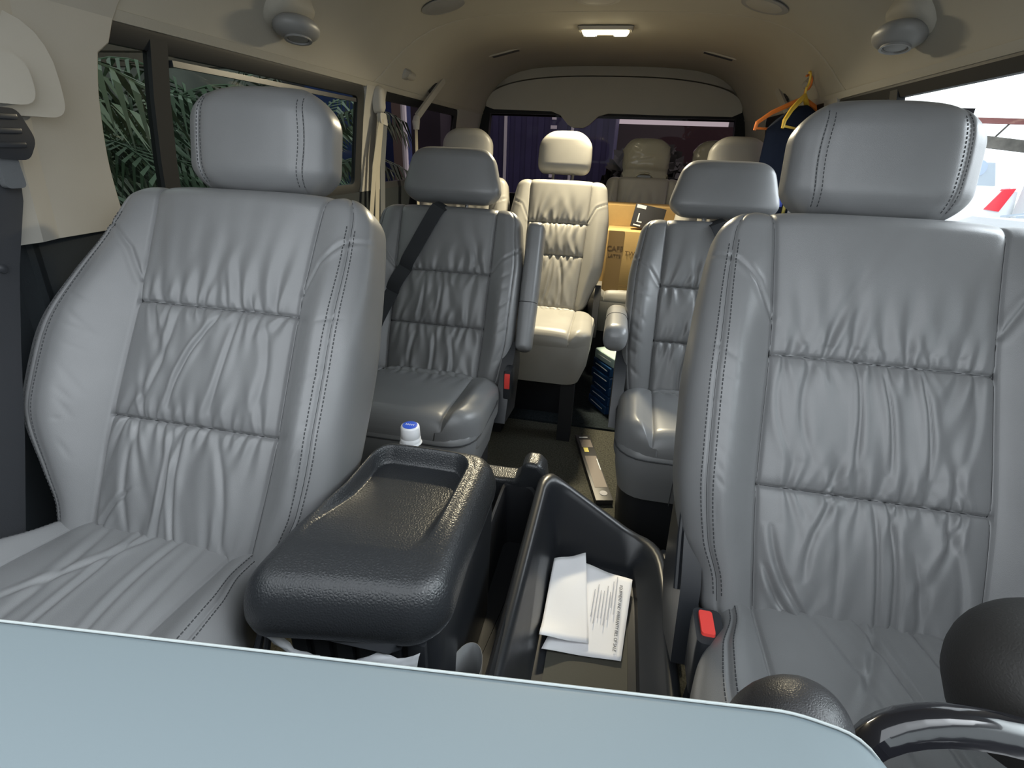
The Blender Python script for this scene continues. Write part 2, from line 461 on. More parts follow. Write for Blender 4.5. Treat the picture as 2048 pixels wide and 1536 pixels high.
# ================================================================== FRONT SEATS
def front_seat(name, loc, yt, zt, r, label, seed, flip, head_y, cush):
    root = empty(name, loc, label, 'seat', 'front seats')
    H = .70; z = lambda s: H + s
    w = [(0, .225), (z(-.62), .235), (z(-.56), .262), (z(-.45), .282), (z(-.32), .284), (z(-.20), .276), (z(-.08), .262), (H, .245)]
    c = [(0, .150), (z(-.445), .163), (z(-.235), .160), (z(-.1), .165), (H, .172)]
    bol = [(0, .012), (z(-.6), .022), (z(-.42), .056), (z(-.3), .055), (z(-.12), .022), (H, .004)]
    ds = .02 if flip else 0
    seams = (z(-.445 - ds), z(-.235 - ds))
    G = gathers(seed, seams, .156, H, amp=.0048, K=10, fan=.5)
    R = random.Random(seed + 5)
    # extra long soft fans above the upper seam
    for k in range(7):
        xk = .13 * (-1 + 2 * k / 6); G.append((z(-.235), 1, xk * .85, xk * 1.2, 0, .0030 * R.uniform(.6, 1.1), R.uniform(.10, .15), .0055))
    folds = {1: [(-.05, z(-.42), .02, z(-.24), -.012, .0045, .006), (.03, z(-.42), .055, z(-.24), .004, .0035, .007), (-.1, z(-.42), -.07, z(-.23), .012, .0035, .008), (.11, z(-.42), .10, z(-.24), .02, .003, .010),
                 (-.02, z(-.69), -.03, z(-.452), .006, .0045, .006), (.035, z(-.69), -.005, z(-.452), -.014, .0045, .006), (-.06, z(-.66), -.10, z(-.44), -.02, .003, .010), (.10, z(-.68), .05, z(-.44), .02, .003, .010), (-.13, z(-.69), -.08, z(-.56), -.02, .0045, .008), (-.09, z(-.69), -.155, z(-.58), -.02, .004, .008)],
             2: [(-.03, z(-.425), -.035, z(-.24), .005, .005, .006), (.022, z(-.425), -.005, z(-.24), .006, .0055, .006), (.072, z(-.425), .05, z(-.24), .006, .0055, .006), (-.09, z(-.42), -.085, z(-.23), -.022, .0035, .010), (-.12, z(-.42), -.13, z(-.23), -.02, .003, .008), (.11, z(-.42), .13, z(-.24), .012, .003, .012),
                 (.01, z(-.68), 0, z(-.452), .004, .0045, .006), (.03, z(-.68), .02, z(-.452), .008, .0045, .006), (-.09, z(-.60), -.04, z(-.452), -.014, .0045, .009), (-.05, z(-.68), -.05, z(-.44), .006, .003, .010), (-.14, z(-.52), -.05, z(-.69), -.02, .005, .008), (-.145, z(-.58), -.07, z(-.69), -.012, .005, .008), (.12, z(-.66), .08, z(-.44), .02, .003, .012), (.06, z(-.68), .055, z(-.53), .01, .003, .01)]}[seed]
    folds = [(x0, min(a, b), x1, max(a, b), bw, am, wd) if a < b else (x1, b, x0, a, bw, am, wd) for (x0, a, x1, b, bw, am, wd) in folds]
    yoke = [[(sg * .275, z(-.085)), (sg * .225, z(-.105)), (sg * .19, z(-.14)), (sg * .163, z(-.195))] for sg in (-1, 1)]
    cr = []
    for sg in (-1, 1):
        for k in range(9):
            zz = z(-.24 - .032 * k + R.uniform(-.01, .01)); x0 = sg * (.262 - .004 * k); x1 = sg * R.uniform(.19, .23)
            cr.append((x0, zz, x1, zz - R.uniform(.01, .06), R.uniform(.0008, .0018), .004))
    pad = Pad(H, w, c, .055, .075, n=4.2, R=.055, Rt=.04, Rb=.05, bol=bol, puff=.009, seams=seams, gather=G, folds=folds, curves=yoke, creases=cr, edge_seam=1.70, exl=[(0, .0), (z(-.58), .020), (z(-.44), .066), (z(-.34), .070), (z(-.2), .040), (z(-.08), .005), (H, 0)] if not flip else None)
    mt = recline((0, yt, zt), H, .055, r)
    link('backrest', pad.mesh(150, 46, 230, mt), M['leather'], root)
    # seam threads and the double top stitching along the outer bolster seams
    zz = np.linspace(.05, H - .01, 60)
    th = MB()
    for sg in (-1, 1):
        q = pad.line([(sg, a) for a in zz], mt); th.add(q.v, q.f)
        q = pad.line([(sg * 1.70, a) for a in zz], mt); th.add(q.v, q.f)
    for z0 in seams:
        q = pad.line([(a, z0) for a in np.linspace(-1, 1, 50)], mt); th.add(q.v, q.f)
    th.build('seam', M['seamline'], root)
    for sg in (-1, 1):
        st = MB()
        for gg in (1.63, 1.77):
            q = pad.stitches([(sg * gg, a) for a in np.linspace(.06, H - .07, 70)], mt); st.add(q.v, q.f)
        st.build('stitching', M['stitch'], root)
    # headrest
    hp = Pad(.200, [(0, .128), (.06, .148), (.135, .148), (.200, .135)], [(0, .10), (.1, .108), (.200, .098)], .062, .055, n=3.0, R=.075, Rt=.055, Rb=.05, bol=None, puff=0, seams=(), edge_seam=1.0)
    hm = recline((0, head_y, zt + .174), .200, .062, r * .45)
    hr = link('headrest', hp.mesh(60, 30, 70, hm), M['leather'], root)
    for sg in (-1, 1):
        hs = MB()
        for gg in (.93, 1.07):
            q = hp.stitches([(sg * gg, a) for a in np.linspace(.02, .172, 40)], hm, r=.0007); hs.add(q.v, q.f)
        hs.build('stitching', M['stitch'], hr)
    a = rad(r * .7)
    for sg in (-1, 1):
        MB().tube([(sg * .055, yt + .045, zt - .06), (sg * .055, yt + .105, zt + .06)], .006, 8).build('headrest_post', M['metal'], hr)
    # seat cushion
    yr, zc, L, hw, xo = cush
    cp = Pad(L, [(0, hw * .76), (.09, hw * .80), (.17, hw * .94), (.26, hw), (L, hw)], [(0, .150), (L, .172)], .07, .09, n=4, R=.07, Rt=.05, Rb=.05, bol=[(0, .005), (.2, .030), (L, .020)], puff=.008, seams=(L - .11,), edge_seam=1.62,
             gather=gathers(seed + 9, (L - .11,), .16, L, amp=.002, K=12, Lr=(.015, .05)), folds=[(-.02, .02, .02, L - .13, 0, .004, .007), (-.09, .02, -.03, L - .15, .01, .003, .012), (.06, .02, .10, L - .16, -.012, .004, .008), (.10, .02, .14, .28, 0, .003, .012), (.02, .03, -.08, .24, .01, .004, .009)], groove=.004)
    cm = flat(yr, zc, 6, .07, xo)
    cu = link('cushion', cp.mesh(110, 40, 130, cm), M['leather'], root)
    for sg in (-1, 1):
        cs = MB()
        for gg in (1.55, 1.69):
            q = cp.stitches([(sg * gg, a) for a in np.linspace(.03, L - .06, 70)], cm); cs.add(q.v, q.f)
        cs.build('stitching', M['stitch'], cu)
    # base and side shield
    MB().box((xo, yr - L * .52, .31), (.40, L * .72, .20), bev=.03).build('base', M['plastic_dark'], root)
    return root, pad, mt

passenger, ppad, pmt = front_seat('front_seat', (-.530, 0, 0), .875, 1.058, 31, 'grey leather front passenger seat at left with lighter gathered cushion beside the armrest box', 1, False, .935, (.60, .505, .44, .275, -.03))
driver, dpad, dmt = front_seat('front_seat', (.576, 0, 0), .97, 1.066, 31, 'grey leather driver seat with red buckle, nearest at the right', 2, True, 1.035, (.70, .505, .44, .262, .0))
# driver's belt buckle on its stalk and the black hinge cover (parts of the driver seat; local coordinates)
bk = MB().loops([rrect(-.227, .565, .018, .031, .008, z=.42), rrect(-.227, .575, .021, .033, .009, z=.495), rrect(-.227, .58, .020, .032, .009, z=.512)]).build('belt_buckle', M['plastic_smooth'], driver)
MB().loops([rrect(-.230, .583, .010, .022, .004, z=.511), rrect(-.230, .584, .0095, .021, .004, z=.516)]).build('release_button', M['red'], bk)
MB().tube([(-.235, .57, .25), (-.23, .572, .33), (-.224, .58, .42)], .011, 8).build('buckle_stalk', M['plastic_dark'], bk)
hc = MB().prism([(.60, .40), (.70, .36), (.80, .40), (.84, .56), (.79, .66), (.74, .66), (.70, .58), (.645, .52)], 'x', -.262, -.232).build('hinge_cover', M['plastic_smooth'], driver)
MB().tube([(-.265, .655, .50), (-.265, .705, .565), (-.265, .745, .645), (-.264, .79, .66)], .005, 8).build('trim_edge', M['plastic_smooth'], hc)
MB().prism([(.52, .40), (.62, .36), (.74, .40), (.76, .52), (.70, .58), (.62, .50)], 'x', -.26, -.235).build('hinge_cover', M['plastic_smooth'], passenger)

# ================================================================== CAPTAIN SEATS (second row)
def captain_seat(loc, yt, zt, label, seed, armside, armdown):
    root = empty('captain_seat', loc, label, 'seat', 'second row captain seats')
    H = .60; z = lambda s: H + s; r = 23
    w = [(0, .225), (.06, .24), (z(-.4), .262), (z(-.2), .262), (z(-.07), .245), (H, .235)]
    c = [(0, .155), (z(-.4), .160), (H, .162)]
    seams = (z(-.395), z(-.22))
    G = gathers(seed, seams, .158, H, amp=.0048, K=9, fan=.35, Lr=(.035, .10), w0=(.004, .0075))
    folds = [(-.06, z(-.38), -.05, z(-.23), .006, .004, .008), (.0, z(-.38), .01, z(-.23), .004, .004, .007), (.0, .02, .0, z(-.41), .006, .005, .008), (-.07, .02, -.06, z(-.41), -.01, .0045, .008), (.07, .03, .05, z(-.41), .01, .0035, .010)]
    yoke = [[(sg * .255, z(-.13)), (sg * .20, z(-.17)), (sg * .165, z(-.215))] for sg in (-1, 1)]
    R = random.Random(seed); cr = []
    for sg in (-1, 1):
        for k in range(7):
            zz = z(-.2 - .045 * k); cr.append((sg * .245, zz, sg * R.uniform(.18, .21), zz - R.uniform(.02, .07), R.uniform(.0015, .0028), .006))
    pad = Pad(H, w, c, .05, .07, n=4, R=.05, Rt=.035, Rb=.05, bol=[(0, .01), (z(-.35), .035), (z(-.15), .02), (H, .004)], puff=.009, seams=seams, gather=G, folds=folds, curves=yoke, creases=cr, edge_seam=1.78)
    mt = recline((0, yt, zt), H, .05, r)
    link('backrest', pad.mesh(80, 28, 130, mt), M['leather'], root)
    th = MB(); zz = np.linspace(.03, H - .01, 40)
    for sg in (-1, 1):
        for gg in (1, 1.78):
            q = pad.line([(sg * gg, a) for a in zz], mt); th.add(q.v, q.f)
    for z0 in seams:
        q = pad.line([(a, z0) for a in np.linspace(-1, 1, 40)], mt); th.add(q.v, q.f)
    th.build('seam', M['seamline'], root)
    hp = Pad(.175, [(0, .155), (.04, .163), (.10, .150), (.175, .128)], [(0, .11), (.175, .10)], .05, .055, n=3.4, R=.045, Rt=.04, Rb=.05)
    hm = recline((0, yt + .03, zt + .178), .175, .05, 16)
    hr = link('headrest', hp.mesh(30, 20, 40, hm), M['leather'], root)
    for sg in (-1, 1): MB().tube([(sg * .05, yt + .02, zt - .05), (sg * .05, yt + .065, zt + .05)], .006, 8).build('headrest_post', M['metal'], hr)
    L = .40; zc = zt - .497; yr = yt - .20
    cp = Pad(L, [(0, .225), (.1, .25), (L, .258)], [(0, .15), (L, .165)], .06, .075, n=4.5, R=.10, Rt=.05, Rb=.04, bol=[(0, .0), (.2, .028), (L, .03)], puff=.008, seams=(.055,), gather=gathers(seed + 3, (.055,), .155, L, amp=.003, K=9, bottom=False), groove=.004)
    cm = flat(yr, zc, 5, .06, 0)
    cu = link('cushion', cp.mesh(60, 30, 80, cm), M['leather'], root)
    # front skirt of the cushion: a rounded apron below the top seam
    yf = yr - L
    ap = MB().loops([rrect(0, yf + .165, .235, .165, .07, z=zc - .16), rrect(0, yf + .165, .246, .172, .075, z=zc - .10), rrect(0, yf + .165, .252, .174, .08, z=zc - .035), rrect(0, yf + .17, .245, .165, .08, z=zc - .01)])
    ap.build('apron', M['leather'], root, ang=60)
    pp = MB(); ring = rrect(0, yf + .165, .2545, .1765, .08, z=zc - .034)
    pp.tube(ring + ring[:1], .0018, 6, cap=False); pp.tube([(-.10, yf - .011, zc - .16), (-.10, yf - .0125, zc - .035)], .0012, 6); pp.tube([(.10, yf - .011, zc - .16), (.10, yf - .0125, zc - .035)], .0012, 6)
    pp.build('piping', M['stitch'], root)
    bs = MB().loops([rrect(0, yf + .19, .21, .16, .05, z=.0), rrect(0, yf + .18, .215, .165, .05, z=.05), rrect(0, yf + .175, .225, .165, .06, z=zc - .16)]).build('base', M['plastic_dark'], root)
    MB().lathe([(.010, 0), (.012, -.004), (.007, -.006)], (.12, yf + .014, .24), 14, 'y').build('bolt', M['plastic_smooth'], bs)
    # side hinge with the buckle
    s = armside
    MB().prism([(yr - .10, zc - .12), (yr + .06, zc - .14), (yr + .13, zc + .0), (yr + .10, zc + .09), (yr + .05, zc + .10), (yr - .02, zc + .02)], 'x', s * .235, s * .272).build('hinge_cover', M['plastic_smooth'], root)
    if not armdown:
     bk = MB().box((s * .268, yr - .035, zc - .005), (.026, .055, .10), bev=.007).build('belt_buckle', M['plastic_smooth'], root)
     MB().box((s * .268, yr - .064, zc + .01), (.017, .006, .05), bev=.002).build('release_button', M['red'], bk)
    # armrest
    if armdown:
        am = Pad(.34, [(0, .03), (.05, .034), (.34, .034)], [(0, .02), (.34, .02)], .036, .045, n=2.6, R=.03, Rt=.04, Rb=.02, edge_seam=None)
        mm = flat(yr + .16, zc + .215, 4, .036, s * .285)
    else:
        am = Pad(.42, [(0, .026), (.2, .029), (.42, .027)], [(0, .018), (.42, .018)], .046, .05, n=3.0, R=.022, Rt=.022, Rb=.022)
        mm = recline((s * .292, yt - .015, zt - .03), .42, .046, r)
    ar = link('armrest', am.mesh(16, 14, 50, mm), M['leather'], root)
    sl = MB(); q = am.line([(a, .16) for a in np.linspace(-1.98, 1.98, 30)], mm, r=.0012, off=.0002); sl.add(q.v, q.f); sl.build('seam', M['seamline'], ar)
    return root, pad, mt
capL, cLp, cLm = captain_seat((-.40, 0, 0), 1.68, .963, 'dark shaded grey captain seat behind the passenger seat with upright armrest and diagonal black belt', 11, 1, False)
capR, cRp, cRm = captain_seat((.463, 0, 0), 1.76, .956, 'bright grey captain seat half hidden behind the driver seat with lowered armrest', 12, -1, True)

def belt_on(pad, mt, root_loc, path, w, name, label, parts=None):
    """strap lying over a seat face along (x,z,offset) points in pad space"""
    pts = []; sides = []
    for (g, z, off) in path: pts.append(mt @ pad.pt(g, z, off) + Vector(root_loc))
    o = MB()
    T = [(pts[min(i + 1, len(pts) - 1)] - pts[max(i - 1, 0)]).normalized() for i in range(len(pts))]
    nrm = mt.to_3x3() @ Vector((0, -1, 0))
    o.ribbon(pts, [nrm.cross(t) for t in T], w, .0018)
    return tag(o.build(name, M['belt'], loc=tuple(pts[-1])), label, 'seat belt', 'second row belts')
n = 26
path = []
for i in range(n):
    t = i / (n - 1); path.append((-.10 - 1.50 * t, .60 - .50 * t, .014))
path = [(-.12, .64, .02)] + path if False else path
belt_on(cLp, cLm, (-.40, 0, 0), path, .048, 'seat_belt', 'black belt lying diagonally across the shaded captain seat')
path = [(-.13 + 2.03 * (i / 25) ** 1.15, .60 - .50 * (i / 25), .014) for i in range(26)]
belt_on(cRp, cRm, (.463, 0, 0), path, .048, 'seat_belt', 'black belt hanging down the bright captain seat beside the driver headrest')

# ================================================================== THIRD AND FOURTH ROW
def row_seat(m, seed, Lc=.44):
    root = empty('row_seat', (0, 0, 0))
    H = .60; z = lambda s: H + s; r = 20
    w = [(0, .16), (.08, .185), (z(-.38), .228), (z(-.2), .232), (z(-.07), .215), (H, .203)]
    c = [(0, .12), (z(-.35), .132), (H, .142)]
    seams = (z(-.345), z(-.20))
    G = gathers(seed, seams, .13, H, amp=.0058, K=8, fan=.35, Lr=(.035, .09), w0=(.004, .008))
    pad = Pad(H, w, c, .05, .065, n=4, R=.04, Rt=.03, Rb=.05, bol=[(0, .01), (z(-.35), .03), (z(-.1), .012), (H, .004)], puff=.009, seams=seams, gather=G,
              folds=[(-.03, .02, .0, z(-.36), .01, .006, .009), (.05, .02, .03, z(-.36), .01, .006, .009)], curves=[[(sg * .22, z(-.10)), (sg * .17, z(-.125)), (sg * .138, z(-.19))] for sg in (-1, 1)])
    mt = recline((0, 0, 1.02), H, .05, r)
    link('backrest', pad.mesh(60, 22, 100, mt), m, root)
    th = MB(); zz = np.linspace(.03, H - .01, 40)
    for sg in (-1, 1):
        q = pad.line([(sg, a) for a in zz], mt); th.add(q.v, q.f)
    for z0 in seams:
        q = pad.line([(a, z0) for a in np.linspace(-1, 1, 30)], mt); th.add(q.v, q.f)
    th.build('seam', M['seamline'], root)
    hp = Pad(.185, [(0, .115), (.06, .122), (.12, .120), (.185, .108)], [(0, .08), (.185, .08)], .045, .05, n=3.2, R=.075, Rt=.045, Rb=.03)
    hr = link('headrest', hp.mesh(26, 18, 40, recline((0, .04, 1.222), .185, .045, 10)), m, root)
    for sg in (-1, 1): MB().tube([(sg * .045, .01, .98), (sg * .045, .05, 1.06)], .006, 8).build('headrest_post', M['metal'], hr)
    yr = -.19; zc = .475
    cp = Pad(Lc, [(0, .19), (.1, .215), (Lc, .228)], [(0, .13), (Lc, .14)], .05, .07, n=4.5, R=.08, Rt=.05, Rb=.04, bol=[(0, 0), (.2, .012), (Lc, .014)], puff=.006, seams=(.05,), gather=gathers(seed + 3, (.05,), .13, Lc, amp=.003, K=7, bottom=False), groove=.004)
    link('cushion', cp.mesh(44, 22, 60, flat(yr, zc, 3, .05)), m, root)
    yf = yr - Lc
    MB().loops([rrect(0, yf + .20, .190, .185, .06, z=zc - .20), rrect(0, yf + .20, .215, .200, .07, z=zc - .13), rrect(0, yf + .20, .226, .203, .07, z=zc - .04), rrect(0, yf + .2, .22, .195, .07, z=zc - .012)]).build('apron', m, root, ang=60)
    for sx in (-.15, .15):
        MB().prism([(yf + .04, 0), (yf + .12, 0), (yf + .10, zc - .19), (yf + .05, zc - .19)], 'x', sx - .028, sx + .028).build('leg', M['plastic_dark'], root)
    MB().box((0, yf + .30, .14), (.25, .06, .27), bev=.01).build('leg', M['plastic_dark'], root)
    MB().prism([(yr - .04, zc - .12), (yr + .08, zc - .12), (yr + .12, zc + .06), (yr + .06, zc + .10), (yr + .0, zc + .03)], 'x', .205, .232).build('hinge_cover', M['plastic_dark'], root)
    return root
rs = row_seat(M['leather_b'], 21)
third = []
for i, (x, y, lb) in enumerate(((-.13, 2.50, 'pale lamp-lit seat in the middle of the third row beside the cardboard boxes'), (-.60, 2.52, 'pale seat by the left rear window, mostly hidden behind the shaded captain seat'), (.615, 2.50, 'pale seat by the right wall, its headrest showing beside the navy shirt'))):
    o = rs if i == 0 else copy_tree(rs)
    o.location = (x, y, 0); tag(o, lb, 'seat', 'third row seats'); third.append(o)
for i, (x, y, lb) in enumerate(((.255, 3.24, 'shaded back row seat with a plastic covered headrest behind the cardboard boxes'), (.640, 3.24, 'back row seat in the right corner behind the pale third row headrest'))):
    o = copy_tree(rs); o.location = (x, y, 0); tag(o, lb, 'seat', 'back row seats')

def crumpled_cover(loc, label, seed):
    """a thin clear plastic bag pulled over a headrest, with creases and a ragged hem"""
    R = np.random.RandomState(seed); nz, na = 46, 72
    hp = Pad(.185, [(0, .122), (.06, .130), (.12, .128), (.185, .114)], [(0, .08), (.185, .08)], .054, .058, n=3.0, R=.075, Rt=.05, Rb=.01)
    V = []; F = []
    cre = [(R.uniform(0, 2 * PI), R.uniform(.0, .2), R.uniform(-1, 1), R.uniform(.002, .005), R.uniform(.004, .009), R.uniform(.02, .06)) for _ in range(70)]
    for i in range(nz):
        t = i / (nz - 1)
        for k in range(na):
            a = 2 * PI * k / na
            z = -.028 + (.213) * t
            if t < .05: z += .012 * math.sin(a * 5 + seed) + .008 * math.sin(a * 11)
            zc = min(max(z, .012), .185)
            w = float(hp.w(np.array([zc]))[0]); th = float(hp.thin(np.array([zc]))[0]) * .056
            ca, sa = math.cos(a), math.sin(a); e = 2 / 3.0
            x = w * abs(ca) ** e * (1 if ca > 0 else -1); y = th * abs(sa) ** e * (1 if sa > 0 else -1)
            d = 0
            for (a0, z0, sl, am, wd, ln) in cre:
                da = (a - a0 + PI) % (2 * PI) - PI; u = da * .10; v = z - z0
                p = u * math.cos(sl * 1.5) + v * math.sin(sl * 1.5); q = -u * math.sin(sl * 1.5) + v * math.cos(sl * 1.5)
                d += am * math.exp(-(p / wd) ** 2 - (q / ln) ** 2)
            fl = 1 + (.10 * max(0, .15 - t) / .15)
            n = Vector((ca, sa, 0)); V.append((x * fl + n.x * d, y * fl + n.y * d, z))
    for i in range(nz - 1):
        for k in range(na): F.append((i * na + k, i * na + (k + 1) % na, (i + 1) * na + (k + 1) % na, (i + 1) * na + k))
    F.append(tuple(range((nz - 1) * na, nz * na)))
    m = recline((0, .04, 1.222), .185, .045, 10)
    me = mesh_from([m @ Vector(v) for v in V], F)
    o = link('plastic_cover', me, M['bagfilm']); o.location = loc
    return tag(o, label, 'plastic cover', 'headrest covers')
crumpled_cover((.255, 3.24, 0), 'crumpled clear plastic bag over the back headrest above the cardboard boxes', 3)
crumpled_cover((.640, 3.24, 0), 'crumpled clear plastic bag on the corner headrest, peeking out beside a pale headrest', 8)

# ================================================================== VAN SHELL
Y0, YB = .42, 3.66
PROF = [(.868, .93), (.855, 1.08), (.838, 1.20), (.812, 1.325), (.795, 1.36), (.765, 1.42), (.715, 1.485), (.64, 1.54), (.53, 1.577), (.38, 1.595), (.2, 1.602), (0, 1.604)]
def xz(z):
    """half width of the cabin at height z (below the cove)"""
    P = [(.86, 0), (.875, .5), (.872, .85)] + PROF[:7]
    for (x0, z0), (x1, z1) in zip(P[:-1], P[1:]):
        if z0 <= z <= z1: return x0 + (x1 - x0) * (z - z0) / (z1 - z0)
    return P[-1][0]
def cove(n=40):
    """cabin section from the left window head over the roof to the right one"""
    P = [(-x, z) for x, z in PROF[3:]] + [(x, z) for x, z in PROF[3:-1]][::-1]
    # densify with a Catmull-Rom pass
    out = []
    for i in range(len(P) - 1):
        p0, p1, p2, p3 = P[max(i - 1, 0)], P[i], P[i + 1], P[min(i + 2, len(P) - 1)]
        for k in range(4):
            t = k / 4
            out.append(tuple(.5 * (2 * b + (c - a) * t + (2 * a - 5 * b + 4 * c - d) * t * t + (3 * b - a - 3 * c + d) * t ** 3) for a, b, c, d in zip(p0, p1, p2, p3)))
    out.append(P[-1]); return out
sec = cove()
# arch-shaped joints of the headliner are grooves in the lining
def seam_y(z): return 2.03 + .27 * max(0, min(1, (z - 1.33) / .27)) ** .8
ys = sorted(set([round(Y0 + i * .05, 3) for i in range(int((YB - Y0) / .05) + 1)] + [YB]))
V = []; F = []
rows = []
for i, (x, z) in enumerate(sec):
    sy = seam_y(z); yy = sorted(ys + [sy + d for d in (-.012, -.006, -.003, 0, .003, .006, .012)]); rows.append(yy)
    r = math.hypot(x, z - 1.0)
    for y in yy:
        d = .006 * math.exp(-((y - sy) / .003) ** 2); k = 1 + d / r
        # the lining sinks a little towards the rear
        V.append((x * k, y, 1.0 + (z - 1.0) * k))
N = len(rows[0])
for i in range(len(sec) - 1):
    for j in range(N - 1): F.append((i * N + j, i * N + j + 1, (i + 1) * N + j + 1, (i + 1) * N + j))
tag(link('ceiling', mesh_from(V, F), M['headliner']), 'beige van headliner with rounded sides above the seats', kind='structure')
# outer roof skin (keeps the light out)
out = [(x * 1.04, z + .03) for x, z in sec]
MBr = MB(); vs = [(x, y, z) for y in (Y0, YB + .12) for x, z in out]; m_ = len(out)
MBr.add(vs, [(i, i + 1, m_ + i + 1, m_ + i) for i in range(m_ - 1)])
tag(MBr.build('trim_1', M['carwhite']), 'white outer roof skin of the van', kind='structure')

def side_panel(name, side, y0, y1, z0, z1, m, label, thick=.03, nz=6, step=None):
    mb = MB(); zs = [z0 + (z1 - z0) * i / nz for i in range(nz + 1)]
    poly = [(side * xz(z), z) for z in zs] + [(side * (xz(z) + thick), z) for z in zs[::-1]]
    if step:      # the front doors sit further out than the body side
        mb.prism([(x + side * step[1], z) for x, z in poly], 'y', y0, step[0]); mb.prism(poly, 'y', step[0], y1)
        mb.prism([(side * xz(z), z) for z in zs] + [(side * (xz(z) + thick + step[1]), z) for z in zs[::-1]], 'y', step[0] - .012, step[0] + .01)
    else: mb.prism(poly, 'y', y0, y1)
    return tag(mb.build(name, m), label, kind='structure')
ZS, ZH = .955, 1.325      # window sill and head
for side, nm in ((-1, 'left'), (1, 'right')):
    side_panel('wall_' + nm, side, -.30, YB, 0 if False else -.05, ZS, M['wall_dark'], 'dark lower side wall at the %s of the cabin' % nm, step=(.74, .045))
# window head rails (outside of lining) and pillars
k = 2
def pil(side, y0, y1, m=None, z0=ZS, z1=ZH + .01, lab='beige window pillar', thick=.03):
    global k
    o = side_panel('trim_%d' % k, side, y0, y1, z0, z1, m or M['beige'], lab, thick); k += 1; return o
pil(-1, 2.0, 2.17, lab='beige pillar between the two left windows'); pil(1, 2.12, 2.25, lab='beige pillar between the two right windows')
pil(-1, 3.13, YB, lab='beige left rear corner pillar'); pil(1, 3.13, YB, lab='beige right rear corner pillar')
pil(1, .70, .95, lab='beige right front pillar beside the driver')
# left front pillar: faceted moulding with a cusp towards the window
def pillar_front():
    mb = MB(); zz = [.952 + i * (1.42 - .952) / 24 for i in range(25)]
    def edge(z):   # rear edge, curving away from the window head
        e = .925 + .02 * ((z - 1.12) / .2) ** 2
        if z > 1.27: e = .955 + (z - 1.27) * .35
        return e
    cols = []
    for z in zz:
        x = xz(min(z, 1.42)); s = -1
        e = edge(z)
        cols.append([(-(x + .03), .40, z), (-(x - .012), .40, z), (-(x - .030), .655, z), (-(x - .034), .735, z), (-(x - .020), .775, z), (-(x - .016), .815, z), (-(x - .006), e - .01, z), (-(x + .004), e, z), (-(x + .03), e, z)])
    mb.loops(cols)
    o = mb.build('trim_%d' % k, M['beige'], ang=12); tag(o, 'pale faceted pillar cover at far left behind the front belt', kind='structure')
pillar_front(); k += 1
pil(-1, -.30, -.22, M['plastic_dark'], .85, 1.42, 'left windscreen pillar'); pil(1, -.30, -.22, M['plastic_dark'], .85, 1.42, 'right windscreen pillar')
# rails above the front door windows carry the lining down to the window head
# ------------------------------------------------ windows
def ring_frame(side, y0, y1, z0, z1, w, dx, t=.02, rad_=.05):
    """rounded rubber frame following the side wall"""
    def loop(ins, off):
        P = rquad([(y0 + ins, z0 + ins), (y1 - ins, z0 + ins), (y1 - ins, z1 - ins), (y0 + ins, z1 - ins)], max(.012, rad_ - ins * .6), n=6)
        return [(side * (xz(p[1]) + off), p[0], p[1]) for p in P]
    mb = MB(); mb.loops([loop(0, dx + t), loop(0, dx), loop(w * .3, dx - .004), loop(w, dx + .004), loop(w, dx + t)], cap0=False, cap1=False); return mb
def pane(side, y0, y1, z0, z1, dx, name, m, parent):
    mb = MB(); nz = 6
    for i in range(nz):
        za, zb = z0 + (z1 - z0) * i / nz, z0 + (z1 - z0) * (i + 1) / nz
        mb.add([(side * (xz(za) + dx), y0, za), (side * (xz(za) + dx), y1, za), (side * (xz(zb) + dx), y1, zb), (side * (xz(zb) + dx), y0, zb)], [(0, 1, 2, 3)])
    return mb.build(name, m, parent)
def window(n_, side, y0, y1, label, mt, mull=None, z1=ZH, w=.045):
    f = ring_frame(side, y0, y1, ZS - .01, z1, w, .004).build('window_%d' % n_, M['rubber'])
    tag(f, label, kind='structure')
    pane(side, y0 + .02, y1 - .02, ZS, z1 - .015, .012, 'pane', mt, f)
    if mull:
        mb = MB(); zs = [ZS + (z1 - ZS) * i / 6 for i in range(7)]
        mb.prism([(side * (xz(z) + .002), z) for z in zs] + [(side * (xz(z) + .022), z) for z in zs[::-1]], 'y', mull - .022, mull + .022)
        mb.build('mullion', M['rubber'], f)
        if side < 0: fr = MB().box((side * (xz(z1 - .05) + .006), (y0 + y1) / 2 + .08, z1 - .055), (.012, y1 - y0 - .3, .012)).build('rail', M['plastic_smooth'], f)
    return f
window(1, -1, .875, 2.0, 'black framed left sliding window with palms outside', M['tint'], 1.075, w=.04)
window(2, -1, 2.15, 3.14, 'dark left rear window behind the headrests', M['tint_rear'], w=.035)
window(3, 1, .93, 2.13, 'bright right window beside the driver headrest', M['clear'], 1.72, w=.035)
window(4, 1, 2.24, 3.14, 'dark right rear window behind the hanging shirt', M['tint_rear'], w=.035)
window(6, -1, -.20, .62, 'passenger door window out of view, dark tint added to dim side light', M['tint'], w=.035)  # unseen door glass, tint added to cut light on the passenger seat
window(7, 1, -.20, .72, 'driver door window out of view, light tint added to limit side light', M['half_tint'], w=.035)  # unseen door glass, tint set to leave side light on the driver seat
# lining flange under the cove, above the windows
for side, nm in ((-1, 'left'), (1, 'right')):
    mb = MB(); zs = [1.300, 1.335]
    mb.prism([(side * (xz(1.315) - .001), 1.321), (side * (xz(1.345) - .001), 1.338), (side * (xz(1.345) + .02), 1.345), (side * (xz(1.315) + .02), 1.318)], 'y', Y0, YB)
    tag(mb.build('trim_%d' % k, M['headliner']), 'beige moulding above the %s windows' % nm, kind='structure'); k += 1

